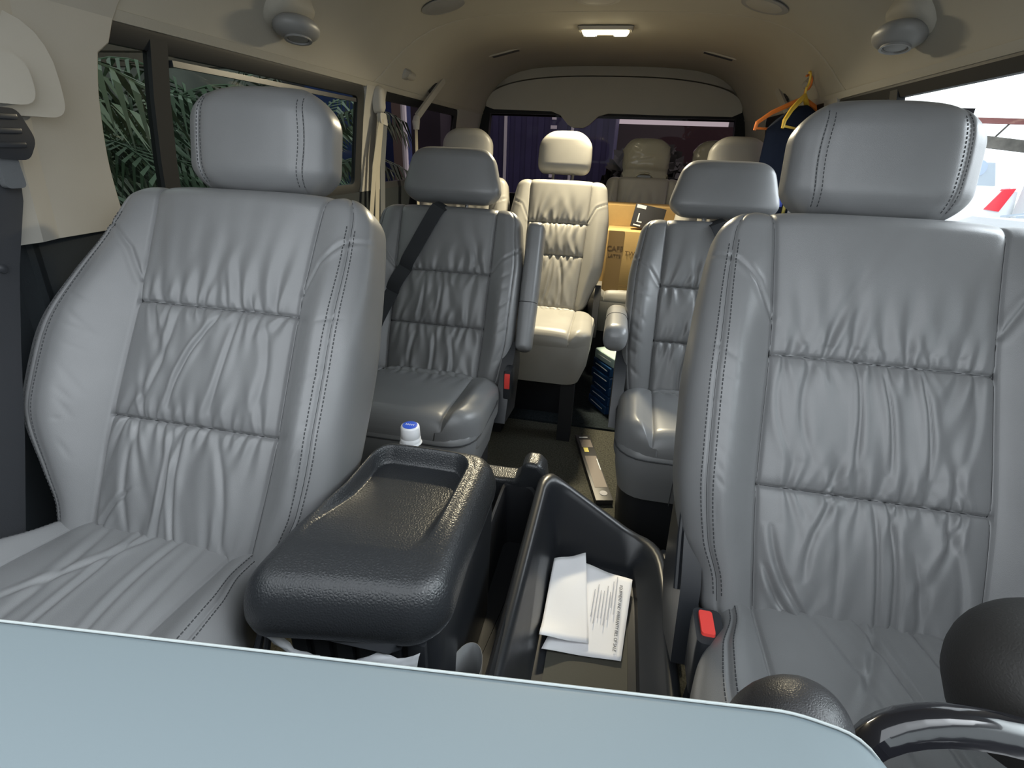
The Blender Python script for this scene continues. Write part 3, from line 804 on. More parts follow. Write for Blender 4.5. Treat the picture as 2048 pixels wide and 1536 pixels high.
# ------------------------------------------------ rear wall with the tailgate window
YW = 3.60
def arch(n=40, w=.79, zf=1.375, zt=1.553, p=2.6):
    return [(w * math.sin(a) if False else w * math.copysign(abs(math.cos(a)) ** (2 / p), math.cos(a)), zf + (zt - zf) * abs(math.sin(a)) ** (2 / p)) for a in [PI * i / n for i in range(n + 1)]]
A = arch()
# outer ring: lining between the arch and the cabin section
mb = MB(); oc = [sec[int(round(i * (len(sec) - 1) / 40))] for i in range(41)][::-1]
vs = [(x, YW, z) for x, z in A] + [(x, YW + .02, z) for x, z in oc]
mb.add(vs, [(i, i + 1, 41 + i + 1, 41 + i) for i in range(40)])
vs = [(x, YW, z) for x, z in A] + [(x, YW + .05, z) for x, z in A]
mb.add(vs, [(i, i + 1, 41 + i + 1, 41 + i) for i in range(40)])
tag(mb.build('wall_back', M['headliner']), 'beige lining around the tailgate arch', kind='structure')
# tailgate top trim panel: arch face down to the window head, with the drooping cover
lower = [(-.79, 1.375), (-.74, 1.360), (-.36, 1.356), (-.30, 1.336), (-.25, 1.285), (-.215, 1.268), (-.15, 1.268), (-.115, 1.285), (-.06, 1.336), (0, 1.352), (.36, 1.350), (.74, 1.352), (.79, 1.375)]
poly = [(x * .985, 1.375 + (z - 1.375) * .97) for x, z in A] + [(x * .985, z) for x, z in lower[1:-1]]
tg = MB().prism(poly, 'y', YW + .012, YW + .05).build('trim_%d' % k, M['headliner'], ang=30); tag(tg, 'beige tailgate panel with drooping centre cover', kind='structure'); k += 1
gl = MB().add([(-.84, YW + .07, .80), (.84, YW + .07, .80), (.80, YW + .06, 1.40), (-.80, YW + .06, 1.40)], [(0, 1, 2, 3)])
tag(MB().box((0, YW + .12, 1.50), (1.76, .03, .34)).build('trim_%d' % k, M['rubber']), 'dark tailgate body above the rear window', kind='structure'); k += 1
rw = MB(); rw.loops([[(x, YW + .045, z) for x, z in ((-.86, .78), (.86, .78), (.82, 1.42), (-.82, 1.42))], [(x, YW + .03, z) for x, z in ((-.80, .86), (.80, .86), (.755, 1.338), (-.755, 1.338))], [(x, YW + .09, z) for x, z in ((-.80, .86), (.80, .86), (.755, 1.338), (-.755, 1.338))]], cap0=False, cap1=False)
rwo = rw.build('window_5', M['rubber'], smooth=False); tag(rwo, 'dark tinted tailgate window across the back', kind='structure')
gl.build('pane', M['tint_rear'], rwo)
tag(MB().box((0, YW + .05, .38), (1.74, .06, .86), bev=.01).build('trim_%d' % k, M['wall_dark']), 'dark lower tailgate lining', kind='structure'); k += 1
# ------------------------------------------------ floor
fl = MB().box((0, 2.34, -.02), (1.74, 2.68, .04)).box((0, .36, .10), (1.74, 1.28, .24)); 
tag(fl.build('floor', M['carpet']), 'dark carpeted van floor, raised under the front seats', kind='structure')
tag(MB().box((0, 2.85, .004), (1.72, 1.6, .010)).build('floor_rear', M['carpet_b']), 'blue-black rear floor covering under the third row', kind='structure')

# ================================================================== CENTRE CONSOLE
con = empty('center_console', (.03, .62, .22), 'black centre console with padded armrest box and open side tray between the front seats', 'console')
CL = (.03, .62, .22)
# storage box body
bx = MB().loops([rrect(-.138, .618, .115, .160, .03, z=.22), rrect(-.138, .618, .120, .164, .03, z=.50), rrect(-.138, .618, .119, .163, .03, z=.562)])
body = bx.build('storage_box', M['plastic_smooth'], con, loc=CL)
rb = MB()
for i in range(6): rb.box((-.228 + .036 * i, .453, .40), (.026, .012, .24), bev=.004)
rb.build('front_ribs', M['plastic_smooth'], body, loc=CL)
sl = MB().tube([(-.285, .375, .30), (-.285, .40, .42), (-.282, .45, .495), (-.274, .54, .54), (-.268, .70, .550)], .006, 8).tube([(-.268, .385, .30), (-.268, .405, .42), (-.268, .445, .50)], .005, 8)
sl.build('side_rim', M['plastic_smooth'], body, loc=CL)
# padded lid with the sunken tray
def lid():
    nx, ny = 150, 210; hx, hy = .144, .176; cx, cy = -.149, .616
    u = np.linspace(-1, 1, nx); v = np.linspace(-1, 1, ny)
    u = np.sign(u) * (1 - (1 - np.abs(u)) ** 1.25); v = np.sign(v) * (1 - (1 - np.abs(v)) ** 1.25)
    U, Vv = np.meshgrid(u, v)
    taper = 1 - .03 * (Vv + 1) / 2
    # square -> rounded outline: pull the corner points in
    mxn = np.maximum(np.abs(U), np.abs(Vv)); X = U * hx; Y = Vv * hy
    hxs, hys = hx * mxn, hy * mxn; rcs = np.minimum(.055 * mxn ** 1.0, .055)
    qx = np.abs(X) - (hxs - rcs); qy = np.abs(Y) - (hys - rcs); ql = np.hypot(np.maximum(qx, 0), np.maximum(qy, 0))
    kk = np.where((qx > 0) & (qy > 0), rcs * np.maximum(qx, qy) / np.maximum(ql, 1e-9) / np.maximum(np.maximum(qx, qy), 1e-9), 1)
    X = np.where((qx > 0) & (qy > 0), np.sign(U) * (hxs - rcs + qx * kk), X) * taper; Y = np.where((qx > 0) & (qy > 0), np.sign(Vv) * (hys - rcs + qy * kk), Y)
    RC, RE, HH = .055, .040, .052
    ox = np.abs(X) - (hx * taper - RC); oy = np.abs(Y) - (hy - RC)
    ins = RC - np.hypot(np.maximum(ox, 0), np.maximum(oy, 0)) - np.minimum(np.maximum(ox, oy), 0)
    ti = np.clip(ins / RE, 0, 1); E = np.sqrt(np.clip(1 - (1 - ti) ** 2.2, 0, 1))
    Z = .570 + HH * E + .004 * (1 - (X / hx) ** 2)
    fr = np.clip((-.20 - Y / hy) / .80, 0, 1); Z -= .028 * fr ** 1.8       # front slopes down
    # recess
    rx0, rx1, ry0, ry1, rc = -.114, .088, -.100, .138, .036
    qx = np.abs(X - (rx0 + rx1) / 2) - ((rx1 - rx0) / 2 - rc); qy = np.abs(Y - (ry0 + ry1) / 2) - ((ry1 - ry0) / 2 - rc)
    sd = np.hypot(np.maximum(qx, 0), np.maximum(qy, 0)) + np.minimum(np.maximum(qx, qy), 0) - rc
    dep = .030 * sstep(-.100, .08, Y)**.7
    Z -= dep * sstep(.004, -.014, sd) if False else dep * (1 - sstep(-.013, .003, sd))
    Z += .0022 * np.exp(-((sd - .004) / .004) ** 2) * sstep(-.08, .02, Y)
    Y = Y - .046 * np.clip((hx - X) / (2 * hx), 0, 1) * np.clip((hy - Y) / (2 * hy), 0, 1) ** 1.5     # front edge runs slightly askew
    X = X + .034 * np.clip((hx - X) / (2 * hx), 0, 1) ** 1.5 * np.clip((Y + hy) / (1.1 * hy), 0, 1)
    V = np.stack([X + cx, Y + cy, Z], -1).reshape(-1, 3)
    idx = np.arange(nx * ny).reshape(ny, nx)
    F = np.stack([idx[:-1, :-1].ravel(), idx[:-1, 1:].ravel(), idx[1:, 1:].ravel(), idx[1:, :-1].ravel()], -1).tolist()
    # outline skirt
    ol = list(idx[0, :]) + list(idx[1:, -1]) + list(idx[-1, -2::-1]) + list(idx[-2:0:-1, 0])
    V = V.tolist(); base = len(V); n_ = len(ol)
    for i in ol: V.append((cx + (V[i][0] - cx) * .985, cy + (V[i][1] - cy) * .985, V[i][2] - .014))
    for a in range(n_):
        b = (a + 1) % n_; F.append((ol[b], ol[a], base + a, base + b))
    F.append(tuple(base + a for a in range(n_)))
    return mesh_from([(x - CL[0], y - CL[1], z - CL[2]) for x, y, z in V], F)
lidm = link('armrest_lid', lid(), M['plastic'], con)
MB().loops([rrect(-.150, .446, .085, .010, .006, z=.516), rrect(-.150, .440, .080, .018, .008, z=.526), rrect(-.150, .446, .085, .012, .006, z=.538)]).build('latch', M['plastic_smooth'], lidm, loc=CL)
# open side tray
zr = lambda x, y: .36 + .080 * max(0, min(1, (.27 - x) / .20)) * max(0, min(1, (y - .55) / .38)) + .03 * max(0, min(1, (.20 - x) / .13))
O = [(.335, .42), (.338, .80), (.325, .945), (.045, .985), (.030, .42)]
def off(P, d):
    c = Vector((.188, .68)); return [(c.x + (x - c.x) * (1 - d / .15), c.y + (y - c.y) * (1 - d / .28)) for x, y in P]
ri = [.03, .05, .07, .05, .03]
Lp = [rquad(off(O, -.006), ri, z=.22), rquad(off(O, -.002), ri, zf=lambda x, y: zr(x, y) - .02), rquad(O, ri, zf=lambda x, y: zr(x, y) - .006), rquad(off(O, .006), ri, zf=zr), rquad(off(O, .016), ri, zf=lambda x, y: zr(x, y) + .001), rquad(off(O, .023), ri, zf=lambda x, y: zr(x, y) - .004), rquad(off(O, .027), ri, zf=lambda x, y: zr(x, y) - .016)]
Fl = [(.278, .455), (.276, .80), (.268, .888), (.096, .900), (.092, .455)]
Lp += [rquad(Fl, .02, z=.322), rquad([(x * .985 + .0027, y * .985 + .01) for x, y in Fl], .02, z=.305), rquad([(x * .97 + .0055, y * .975 + .017) for x, y in Fl], .018, z=.30)]
tray = MB().loops(Lp, cap0=False).build('side_tray', M['plastic_smooth'], con, loc=CL, ang=50)
MB().loops([rrect(.187, .615, .072, .145, .008, z=.3005), rrect(.187, .615, .072, .145, .008, z=.304)]).build('tray_mat', M['mat_rubber'], tray, loc=CL)
st = MB().loops([rrect(.187, .475, .086, .012, .004, z=.3), rrect(.187, .475, .084, .010, .004, z=.335)]).build('tray_step', M['mat_rubber'], tray, loc=CL)
# narrow channel between the box and the tray
C1 = [(.046, .40), (.046, .95), (.028, .985), (-.045, .985), (-.045, .40)]
def off2(P, d): return [(.0 + (x - 0) * (1 - d / .05), .69 + (y - .69) * (1 - d / .28)) for x, y in P]
Lc = [rquad(off2(C1, -.004), .02, z=.22), rquad(C1, .02, z=.412), rquad(off2(C1, .004), .02, z=.42), rquad(off2(C1, .009), .02, z=.416), rquad(off2(C1, .012), .02, z=.40), rquad(off2(C1, .013), .02, z=.25)]
MB().loops(Lc, cap0=False).build('channel', M['plastic_dark'], con, loc=CL)
# raised rear shoulder with the notch
sh = MB().prism([(-.20, .30), (.058, .30), (.062, .40), (.052, .462), (.036, .480), (.006, .480), (-.002, .465), (-.006, .440), (-.018, .430), (-.05, .428), (-.20, .428)], 'y', .975, 1.035)
sho = sh.build('rear_shoulder', M['plastic'], con, loc=CL)
bv = sho.modifiers.new('round', 'BEVEL'); bv.width = .010; bv.segments = 4; bv.limit_method = 'ANGLE'; bv.angle_limit = rad(40)
# cup holder behind the lid
MB().loops([rrect(-.222, .868, .060, .055, .03, z=.22), rrect(-.222, .868, .062, .057, .03, z=.44), rrect(-.222, .868, .050, .046, .028, z=.44), rrect(-.222, .868, .048, .044, .028, z=.30)], cap0=False).build('cup_holder', M['plastic_dark'], con, loc=CL)

# things on and around the console
b = empty('water_bottle', (-.222, .868, .30), 'white capped water bottle with blue top standing behind the armrest box', 'bottle')
def lz(prof): return [(r, z) for r, z in prof]
MB().lathe([(.028, 0), (.031, .004), (.032, .02), (.032, .12), (.0315, .15), (.029, .18), (.02, .215), (.0155, .235), (.0155, .262)], (0, 0, 0), 32).build('body', M['bottle'], b)
MB().lathe([(.0215, .262), (.0235, .264), (.0215, .268)], (0, 0, 0), 32).build('neck_ring', M['white'], b)
cp_ = MB()
cp_.lathe([(.0215, .268), (.0210, .276), (.0200, .277), (.0200, .278), (.0205, .279), (.0195, .300), (.0185, .303), (.016, .304)], (0, 0, 0), 40); cap = cp_.build('cap', M['white'], b, ang=50)
MB().lathe([(.0155, .3035), (.0155, .3052), (.0145, .3056)], (0, 0, 0), 32).build('cap_label', M['blue'], cap)
cm_ = MB()
for i in range(5): cm_.box((-.008 + .004 * i, 0, .3058), (.0014, .0055, .0004))
cm_.build('cap_print', M['white'], cap, smooth=False)

# wrapped plastic on the lid latch
def strip():
    mb = MB(); pts = []; n = 26
    for i in range(n):
        t = i / (n - 1); x = -.272 + .236 * t
        z = .511 - .026 * math.sin(PI * min(1, t * 1.25)) ** 1.2 + .004 * math.sin(t * 19); y = .432 - .012 * math.sin(PI * t)
        pts.append((x, y, z))
    W = [.030 - .020 * math.sin(PI * (i / (n - 1))) ** .6 for i in range(n)]
    vs = []; fs = []
    R = random.Random(4)
    for i, p in enumerate(pts):
        for q in range(7):
            s = q / 6 - .5; vs.append((p[0] + R.uniform(-.001, .001), p[1] - .008 * math.cos(s * PI) + R.uniform(-.0022, .0022), p[2] + s * W[i]))
    for i in range(n - 1):
        for q in range(6): fs.append((i * 7 + q, i * 7 + q + 1, (i + 1) * 7 + q + 1, (i + 1) * 7 + q))
    mb.add(vs, fs); o = mb.build('plastic_wrap', M['clearfilm'], loc=(-.15, .432, .51), ang=180)
    sm = o.modifiers.new('thickness', 'SOLIDIFY'); sm.thickness = .0008
    return tag(o, 'crumpled clear plastic wrap hanging under the front edge of the armrest lid', 'plastic wrap')
strip()
# rolled grey card in the channel
def roll():
    vs = []; fs = []; n = 22
    for i in range(n):
        a = rad(-60 + 290 * i / (n - 1)); r = .022 + .008 * i / n
        vs += [(.003 + r * math.cos(a), .505 + r * 1.9 * math.sin(a), .258), (.003 + r * math.cos(a) * .95, .515 + r * 1.8 * math.sin(a), .40)]
    for i in range(n - 1): fs.append((2 * i, 2 * i + 2, 2 * i + 3, 2 * i + 1))
    o = MB().add(vs, fs).build('rolled_card', M['paper_grey'], loc=(.003, .51, .26), ang=180)
    o.modifiers.new('thickness', 'SOLIDIFY').thickness = .0007
    return tag(o, 'curled grey card standing in the narrow slot beside the armrest box', 'card')
roll()
# receipt: lower sheet with a part folded back over it
rc = empty('receipt', (.18, .70, .307), 'white folded printed receipt lying in the open console tray', 'receipt')
def sheet(P, name, nu=16, nv=16, amp=.002, lift=None, seed=0):
    a, b, c, d = [Vector(p) for p in P]; vs = []; fs = []; R = random.Random(seed)
    for i in range(nu + 1):
        for j in range(nv + 1):
            u, v = i / nu, j / nv; p = (a * (1 - u) + b * u) * (1 - v) + (d * (1 - u) + c * u) * v
            z = amp * (math.sin(u * 7 + seed) * math.cos(v * 5 + seed)) + (lift(u, v) if lift else 0)
            vs.append((p.x, p.y, p.z + z))
    for i in range(nu):
        for j in range(nv): fs.append((i * (nv + 1) + j, (i + 1) * (nv + 1) + j, (i + 1) * (nv + 1) + j + 1, i * (nv + 1) + j + 1))
    o = MB().add(vs, fs).build(name, M['paper'], rc, loc=(.18, .70, .307), ang=180)
    o.modifiers.new('thickness', 'SOLIDIFY').thickness = .0004
    return o
sh1 = sheet([(.105, .645, .312), (.247, .655, .309), (.267, .845, .318), (.165, .868, .320)], 'lower_sheet', seed=1)
sh2 = sheet([(.098, .655, .319), (.188, .672, .316), (.165, .885, .330), (.100, .852, .330)], 'folded_flap', seed=4, lift=lambda u, v: .016 * (1 - u) * math.exp(-((v - .02) / .12) ** 2) + .006 * math.exp(-((v - .75) / .3) ** 2))
def on_sheet(x, y): return (x - .18, y - .70, .0125)
d_ = Vector((.012, .18, .0065)).normalized()
mtx = frame((.2385 - .18, .742 - .70, .0145), -d_, (1, -.08, .0))
text('EQUIPMENT AND WARRANTY BILL OF SALE', .0085, M['ink'], sh1, mtx, ext=.0002, sx=.92)
ln = MB()
for i in range(8):
    x = .229 - .0062 * i; ln.box((x - .18 + .004, (.775 if i < 2 else .745) - .70 + .02, .0135), (.0013, .07 if i % 3 else .10, .0006), rot=Matrix.Rotation(rad(-4), 3, 'Z'))
ln.build('print_lines', M['ink_grey'], sh1, smooth=False)
# orange strip tucked into the passenger seat crease
tag(MB().box((-.415, .575, .508), (.095, .03, .016), rot=Matrix.Rotation(rad(2), 3, 'Z'), bev=.004).build('orange_strip', M['orange_cloth'], loc=(-.415, .575, .500)), 'thin orange strip wedged in the crease of the passenger seat', 'strip')
# carpet scrap beside the driver seat
tag(MB().box((.345, .80, .232), (.05, .12, .014), bev=.006).build('carpet_scrap', mat('grey_carpet', (.13, .13, .14), .95, bump=(600, 1, .004), vary=(150, .4)), loc=(.345, .80, .225)), 'small grey carpet piece on the floor between console and driver seat', 'carpet')
tag(MB().box((.362, .93, .285), (.055, .10, .03), bev=.006).box((.352, .90, .305), (.02, .03, .014), bev=.003).build('seat_rail', M['plastic_smooth'], loc=(.362, .93, .27)), 'black rail end cover on the floor behind the console tray', 'rail cover')

# ================================================================== DASHBOARD
ds = empty('dashboard', (-.25, .05, .75), 'pale blue-grey dashboard top across the bottom of the view', 'dashboard')
def dash_edge(x): return .222 + .066 * (x + .26) / .58 if True else 0
P = [(-.86, -.42), (.36, -.42), (.375, -.10), (.372, .20), (.350, .252), (.31, .259), (-.26, .196), (-.55, .155), (-.86, .115)]
lp = []
for ins, z in ((0, .70), (0, .787), (.002, .793), (.005, .797), (.010, .799)):
    c = Vector((-.25, -.1)); lp.append([(c.x + (x - c.x) * (1 - ins / .5), c.y + (y - c.y) * (1 - ins / .3), z + (.02 if y < -.3 else 0)) for x, y, _ in rquad(P, .014, n=4)])
d1 = MB().loops(lp).build('top_pad', M['dash'], ds, loc=(-.25, .05, .75))
ep = sorted([p for p in lp[3] if p[1] > .08 and p[0] < .352]); ep = [(x, y + .0005, z + .0012) for x, y, z in ep]
MB().tube(ep, [.0010] * (len(ep) - 2) + [.0007, .0002], 8).build('rear_lip', M['dash_edge'], ds, loc=(-.25, .05, .75))
MB().box((0, -.12, .45), (1.7, .42, .52), bev=.03).build('lower_panel', M['plastic_dark'], ds, loc=(-.25, .05, .75))
# gear shift knob
gk = empty('gear_shift', (.280, .335, .500), 'black leather-grained gear knob rising behind the dashboard in front of the driver seat', 'gear shift')
KN = MB(); prof = []
for i in range(17):
    a = PI * i / 16; prof.append((max(.0005,   .042 * math.sin(a) ** .8), .255 - .062 * math.cos(a) - .04))
KN.lathe(prof, (0, 0, 0), 36)
kn = KN.build('knob', mat('black_leather_knob', (.02, .02, .022), .42, bump=(520, .4, .001, 'voronoi')), gk); kn.rotation_euler = (rad(10), rad(14), 0); kn.scale = (1.0, 1.0, 1)
MB().tube([(0, -.06, -.05), (0, -.03, .06), (0, 0, .17)], .012, 10).build('lever', M['plastic_dark'], gk)
# steering wheel centre pad
sw = empty('steering_wheel', (.602, .375, .604), 'black rounded steering wheel pad at the right edge in front of the driver', 'steering wheel')
pr = []
for i in range(15):
    a = PI / 2 * i / 14; pr.append((max(.001,   .082 * math.cos(a) ** .7), .075 * math.sin(a)))
hub = MB().lathe([(.05, -.06), (.078, -.03)] + pr, (0, 0, 0), 40).build('hub_pad', mat('soft_black_vinyl', (.018, .017, .016), .6, bump=(300, .3, .001, 'voronoi')), sw); hub.rotation_euler = (rad(-8), rad(-14), 0); hub.location = (-.015, .02, .10)
MB().tube([(0, -.22, -.12), (0, -.1, -.02), (-.01, .0, .06)], .035, 14).build('column', M['plastic_dark'], sw)
# instrument hood: glossy curved rim
ih = empty('instrument_hood', (.462, .262, .700), 'glossy black curved instrument hood rim in the lower right corner', 'instrument hood')
pts = []; 
for i in range(25):
    a = rad(200 - 220 * i / 24); pts.append((.022 + .115 * math.cos(a), .055 * math.sin(a) * 1.0 + .01, .012 + .028 * math.sin(a)))
mb = MB()
L_ = []
for p in pts:
    L_.append([(p[0], p[1] - .02, p[2] - .010), (p[0], p[1] + .008, p[2] - .012), (p[0], p[1] + .012, p[2] - .002), (p[0], p[1] + .004, p[2] + .006), (p[0], p[1] - .012, p[2] + .004)])
mb.loops(L_); mb.build('rim', M['gloss_black'], ih, ang=60)
MB().loops([rrect(.025, -.03, .12, .05, .03, z=-.08), rrect(.025, -.03, .115, .05, .03, z=-.02)]).build('cluster', M['gloss_black'], ih)
MB().loops([rrect(.0, -.01, .03, .012, .005, z=-.019), rrect(.0, -.01, .028, .010, .005, z=-.016)]).build('painted_glint', M['gold'], ih)  # gold patch stands in for a reflection inside the glossy rim

# ================================================================== CEILING FITTINGS
lp_ = empty('dome_light', (0, 2.56, 1.600), 'lit warm white dome lamp on the ceiling', 'lamp')
MB().loops([rrect(0, 0, .115, .045, .02, z=0), rrect(0, 0, .108, .040, .018, z=-.012)]).build('housing', M['beige'], lp_)
MB().loops([rrect(0, 0, .098, .030, .012, z=-.011), rrect(0, 0, .094, .027, .012, z=-.020)]).build('diffuser', M['lampglass'], lp_)
for sg in (-1, 1): MB().loops([rrect(sg * .062, 0, .030, .024, .012, z=-.019), rrect(sg * .062, 0, .026, .020, .012, z=-.026)]).build('lit_cluster', M['lampled'], lp_)
def ceil_z(x):
    for (x0, z0), (x1, z1) in zip(PROF[3:-1], PROF[4:]):
        if x1 <= abs(x) <= x0: return z1 + (z0 - z1) * (abs(x) - x1) / (x0 - x1)
    return 1.604
for i, (x, y, lb) in enumerate(((-.535, 2.06, 'grey round ceiling speaker left of the dome lamp'), (-.01, 2.13, 'pale round ceiling fitting in front of the dome lamp'), (.52, 2.10, 'round ceiling speaker right of the dome lamp'))):
    t = MB().lathe([(.075, .0), (.077, -.003), (.070, -.0055), (.062, -.0045)], (0, 0, 0), 30)
    rt = empty('ceiling_speaker', (x, y, ceil_z(x) - (.002 if i != 1 else 0)), lb, 'ceiling fitting', 'ceiling rounds', rot=(0, (rad(-14) if x < -.1 else rad(14) if x > .1 else 0), 0))
    t.build('rim', M['beige'] if i == 1 else M['grey_plastic'], rt)
    g = MB().lathe([(.062, -.0035), (.055, -.0052), (.01, -.0058)], (0, 0, 0), 30); g.build('grille', M['beige'] if i else M['grey_plastic'], rt)
for x, y, lb in ((-.52, 3.0, 'flush dark ceiling grille behind the lamp at left'), (.52, 3.03, 'flush dark ceiling grille behind the lamp at right')):
    mb = MB().loops([rrect(0, 0, .09, .03, .012, z=0), rrect(0, 0, .086, .026, .012, z=-.006)])
    rt = empty('ceiling_grille', (x, y, ceil_z(x) - .001), lb, 'grille', 'rear ceiling grilles', rot=(0, rad(-13) if x < 0 else rad(13), 0))
    mb.build('plate', M['headliner'], rt)
    mb = MB()
    for q in range(5): mb.box((0, -.018 + .009 * q, -.0065), (.14, .003, .001))
    mb.build('slot', M['plastic_dark'], rt, smooth=False)

def vent():
    root = empty('air_vent', (0, 0, 0))
    body = MB().loops([rrect(0, 0, .058, .085, .05, z=.03), rrect(0, 0, .052, .080, .05, z=-.004), rrect(0, 0, .042, .066, .04, z=-.014)])
    body.build('housing', M['headliner'], root, ang=50)
    nz = MB(); pr = []
    for i in range(13):
        a = PI * i / 12; pr.append((max(.001, .062 * math.sin(a) ** .75), .026 * math.cos(a)))
    nz.lathe(pr, (0, 0, 0), 30)
    q = nz.build('nozzle', M['grey_plastic'], root, ang=60); q.location = (0, -.005, -.030); q.scale = (.85, 1.05, 1)
    MB().lathe([(.034, -.019), (.036, -.028), (.030, -.0275), (.028, -.020)], (0, 0, 0), 26).build('bezel', M['grey_plastic'], q)
    MB().lathe([(.029, -.0235), (.027, -.0245), (.004, -.0248)], (0, 0, 0), 24).build('opening', M['plastic_dark'], q)
    q.location = (0, -.005, -.036)
    return root
vt = vent()
for i, (x, y, z, sd, lb, sc) in enumerate(((-.752, 1.455, 1.425, -1, 'grey air vent nozzle above the passenger headrest', 1), (.754, 1.565, 1.43, 1, 'grey air vent nozzle above the driver headrest', 1))):
    o = vt if i == 0 else copy_tree(vt)
    o.location = (x, y, z); o.rotation_euler = (0, sd * rad(35), 0); o.scale = (1.0, 1.1, 1.0); tag(o, lb, 'air vent', 'side air vents')
    for ch in o.children:
        if ch.name.startswith('nozzle'): ch.rotation_euler = (rad(-6), -sd * rad(28), 0)
def grab():
    root = empty('coat_hook', (0, 0, 0))
    MB().loops([rrect(0, 0, .022, .035, .012, z=.01), rrect(0, 0, .022, .035, .012, z=-.02), rrect(0, .0, .018, .03, .012, z=-.026)]).build('mount', M['grey_plastic'], root, ang=50)
    MB().tube([(0, .01, -.012), (0, .05, -.016), (0, .085, -.014)], [.016, .018, .015], 14).build('peg', M['beige'], root, ang=60)
    return root
gb = grab()
for i, (x, y, z, sd, lb) in enumerate(((-.795, 2.30, 1.405, -1, 'beige side nozzle above the left rear window'), (.800, 2.36, 1.405, 1, 'beige side peg on the right wall holding the clothes hangers'))):
    o = gb if i == 0 else copy_tree(gb)
    o.location = (x, y, z); o.rotation_euler = (0, sd * rad(52), rad(0)); tag(o, lb, 'hook', 'side pegs')
tag(MB().loops([rrect(0, 0, .010, .014, .004, z=.006), rrect(0, 0, .008, .012, .004, z=-.006)]).build('lining_clip', M['plastic_dark'], loc=(0, 0, 0)), 'tiny dark clip on the lining above the left window', 'clip')
c_ = bpy.data.objects['lining_clip']; c_.location = (-.742, 1.26, 1.455); c_.rotation_euler = (0, rad(-45), 0)

# ------------------------------------------------ belts on the walls
fb = empty('seat_belt', (-.83, .675, 1.10), 'black front belt hanging from its guide on the far left pillar', 'seat belt')
LB = (-.83, .75, 1.10)
hs = MB().loops([[(-.812 + d, y + .055, z) for y, z, _ in rquad([(.665, 1.150), (.832, 1.150), (.838, 1.295), (.665, 1.295)], [.03, .03, .09, .06], n=6)] for d in (0, .016, .020)])
hs.build('guide_recess', M['beige'], fb, loc=LB, ang=50)
hs = MB().loops([[(-.800 + d, y + .03, z) for y, z, _ in rquad([(.70, 1.165), (.800, 1.165), (.800, 1.235), (.70, 1.235)], .03, n=5)] for d in (0, .018, .026)])
hs.build('height_slider', M['beige'], fb, loc=LB, ang=50)
gd = MB().loops([[(-.812 + d, y, z) for y, z, _ in rquad([(.69, 1.095), (.795, 1.085), (.815, 1.115), (.80, 1.16), (.69, 1.16)], .012, n=4)] for d in (0, .02, .028)])
gd.build('belt_guide', M['plastic_dark'], fb, loc=LB, ang=50)
for q in range(3): MB().box((-.783, .745, 1.148 - .02 * q), (.006, .10, .008), bev=.002).build('guide_rib', M['plastic_smooth'], fb, loc=LB)
MB().loops([[(-.802 + d, y, z) for y, z, _ in rquad([(.752, 1.045), (.782, 1.045), (.782, 1.10), (.752, 1.10)], .008, n=4)] for d in (0, .012)]).build('tongue', M['belt_grey'], fb, loc=LB, ang=50)
mb = MB(); mb.ribbon([(-.80, .770, 1.13), (-.808, .755, 1.03), (-.815, .72, .93), (-.818, .68, .8), (-.818, .635, .65), (-.818, .585, .5), (-.818, .53, .32)], (0, 1, 0), .055, .002)
mb.build('webbing', M['belt'], fb, loc=LB)
MB().lathe([(.006, 0), (.007, .002), (.003, .004)], (-.812, .72, .925), 12, 'x').build('stud', M['plastic_smooth'], fb, loc=LB)
mbt = empty('seat_belt', (-.83, 2.09, 1.28), 'beige anchored belt on the pillar between the left windows', 'seat belt'); LB = (-.83, 2.09, 1.28)
MB().loops([[(-.822 + d, y, z) for y, z in rrect_yz] for d, rrect_yz in ((0, [(p[0], p[1]) for p in rquad([(2.06, 1.235), (2.125, 1.235), (2.125, 1.335), (2.06, 1.335)], .025, n=5)]), (.022, [(p[0], p[1]) for p in rquad([(2.065, 1.24), (2.12, 1.24), (2.12, 1.33), (2.065, 1.33)], .025, n=5)]), (.03, [(p[0], p[1]) for p in rquad([(2.075, 1.25), (2.11, 1.25), (2.11, 1.32), (2.075, 1.32)], .015, n=5)]))]).build('anchor_cover', M['beige'], mbt, loc=LB, ang=50)
MB().loops([[(-.812 + d, y, z) for y, z, _ in rquad([(2.07, 1.205), (2.135, 1.195), (2.125, 1.24), (2.07, 1.24)], .01, n=4)] for d in (0, .014)]).build('belt_guide', M['beige'], mbt, loc=LB)
for (y0, y1, m) in ((2.08, 1.99, 'belt_beige'), (2.085, 2.045, 'belt_beige'), (2.115, 2.10, 'belt_grey')):
    MB().ribbon([(-.80, y0, 1.22), (-.82, (y0 + y1) / 2, 1.05), (-.83, y1, .85), (-.83, y1 - .01, .55)], (.35, 1, 0) if m == 'belt_beige' else (0, 1, 0), .022 if m == 'belt_beige' else .045, .002).build('webbing', M[m], mbt, loc=LB)
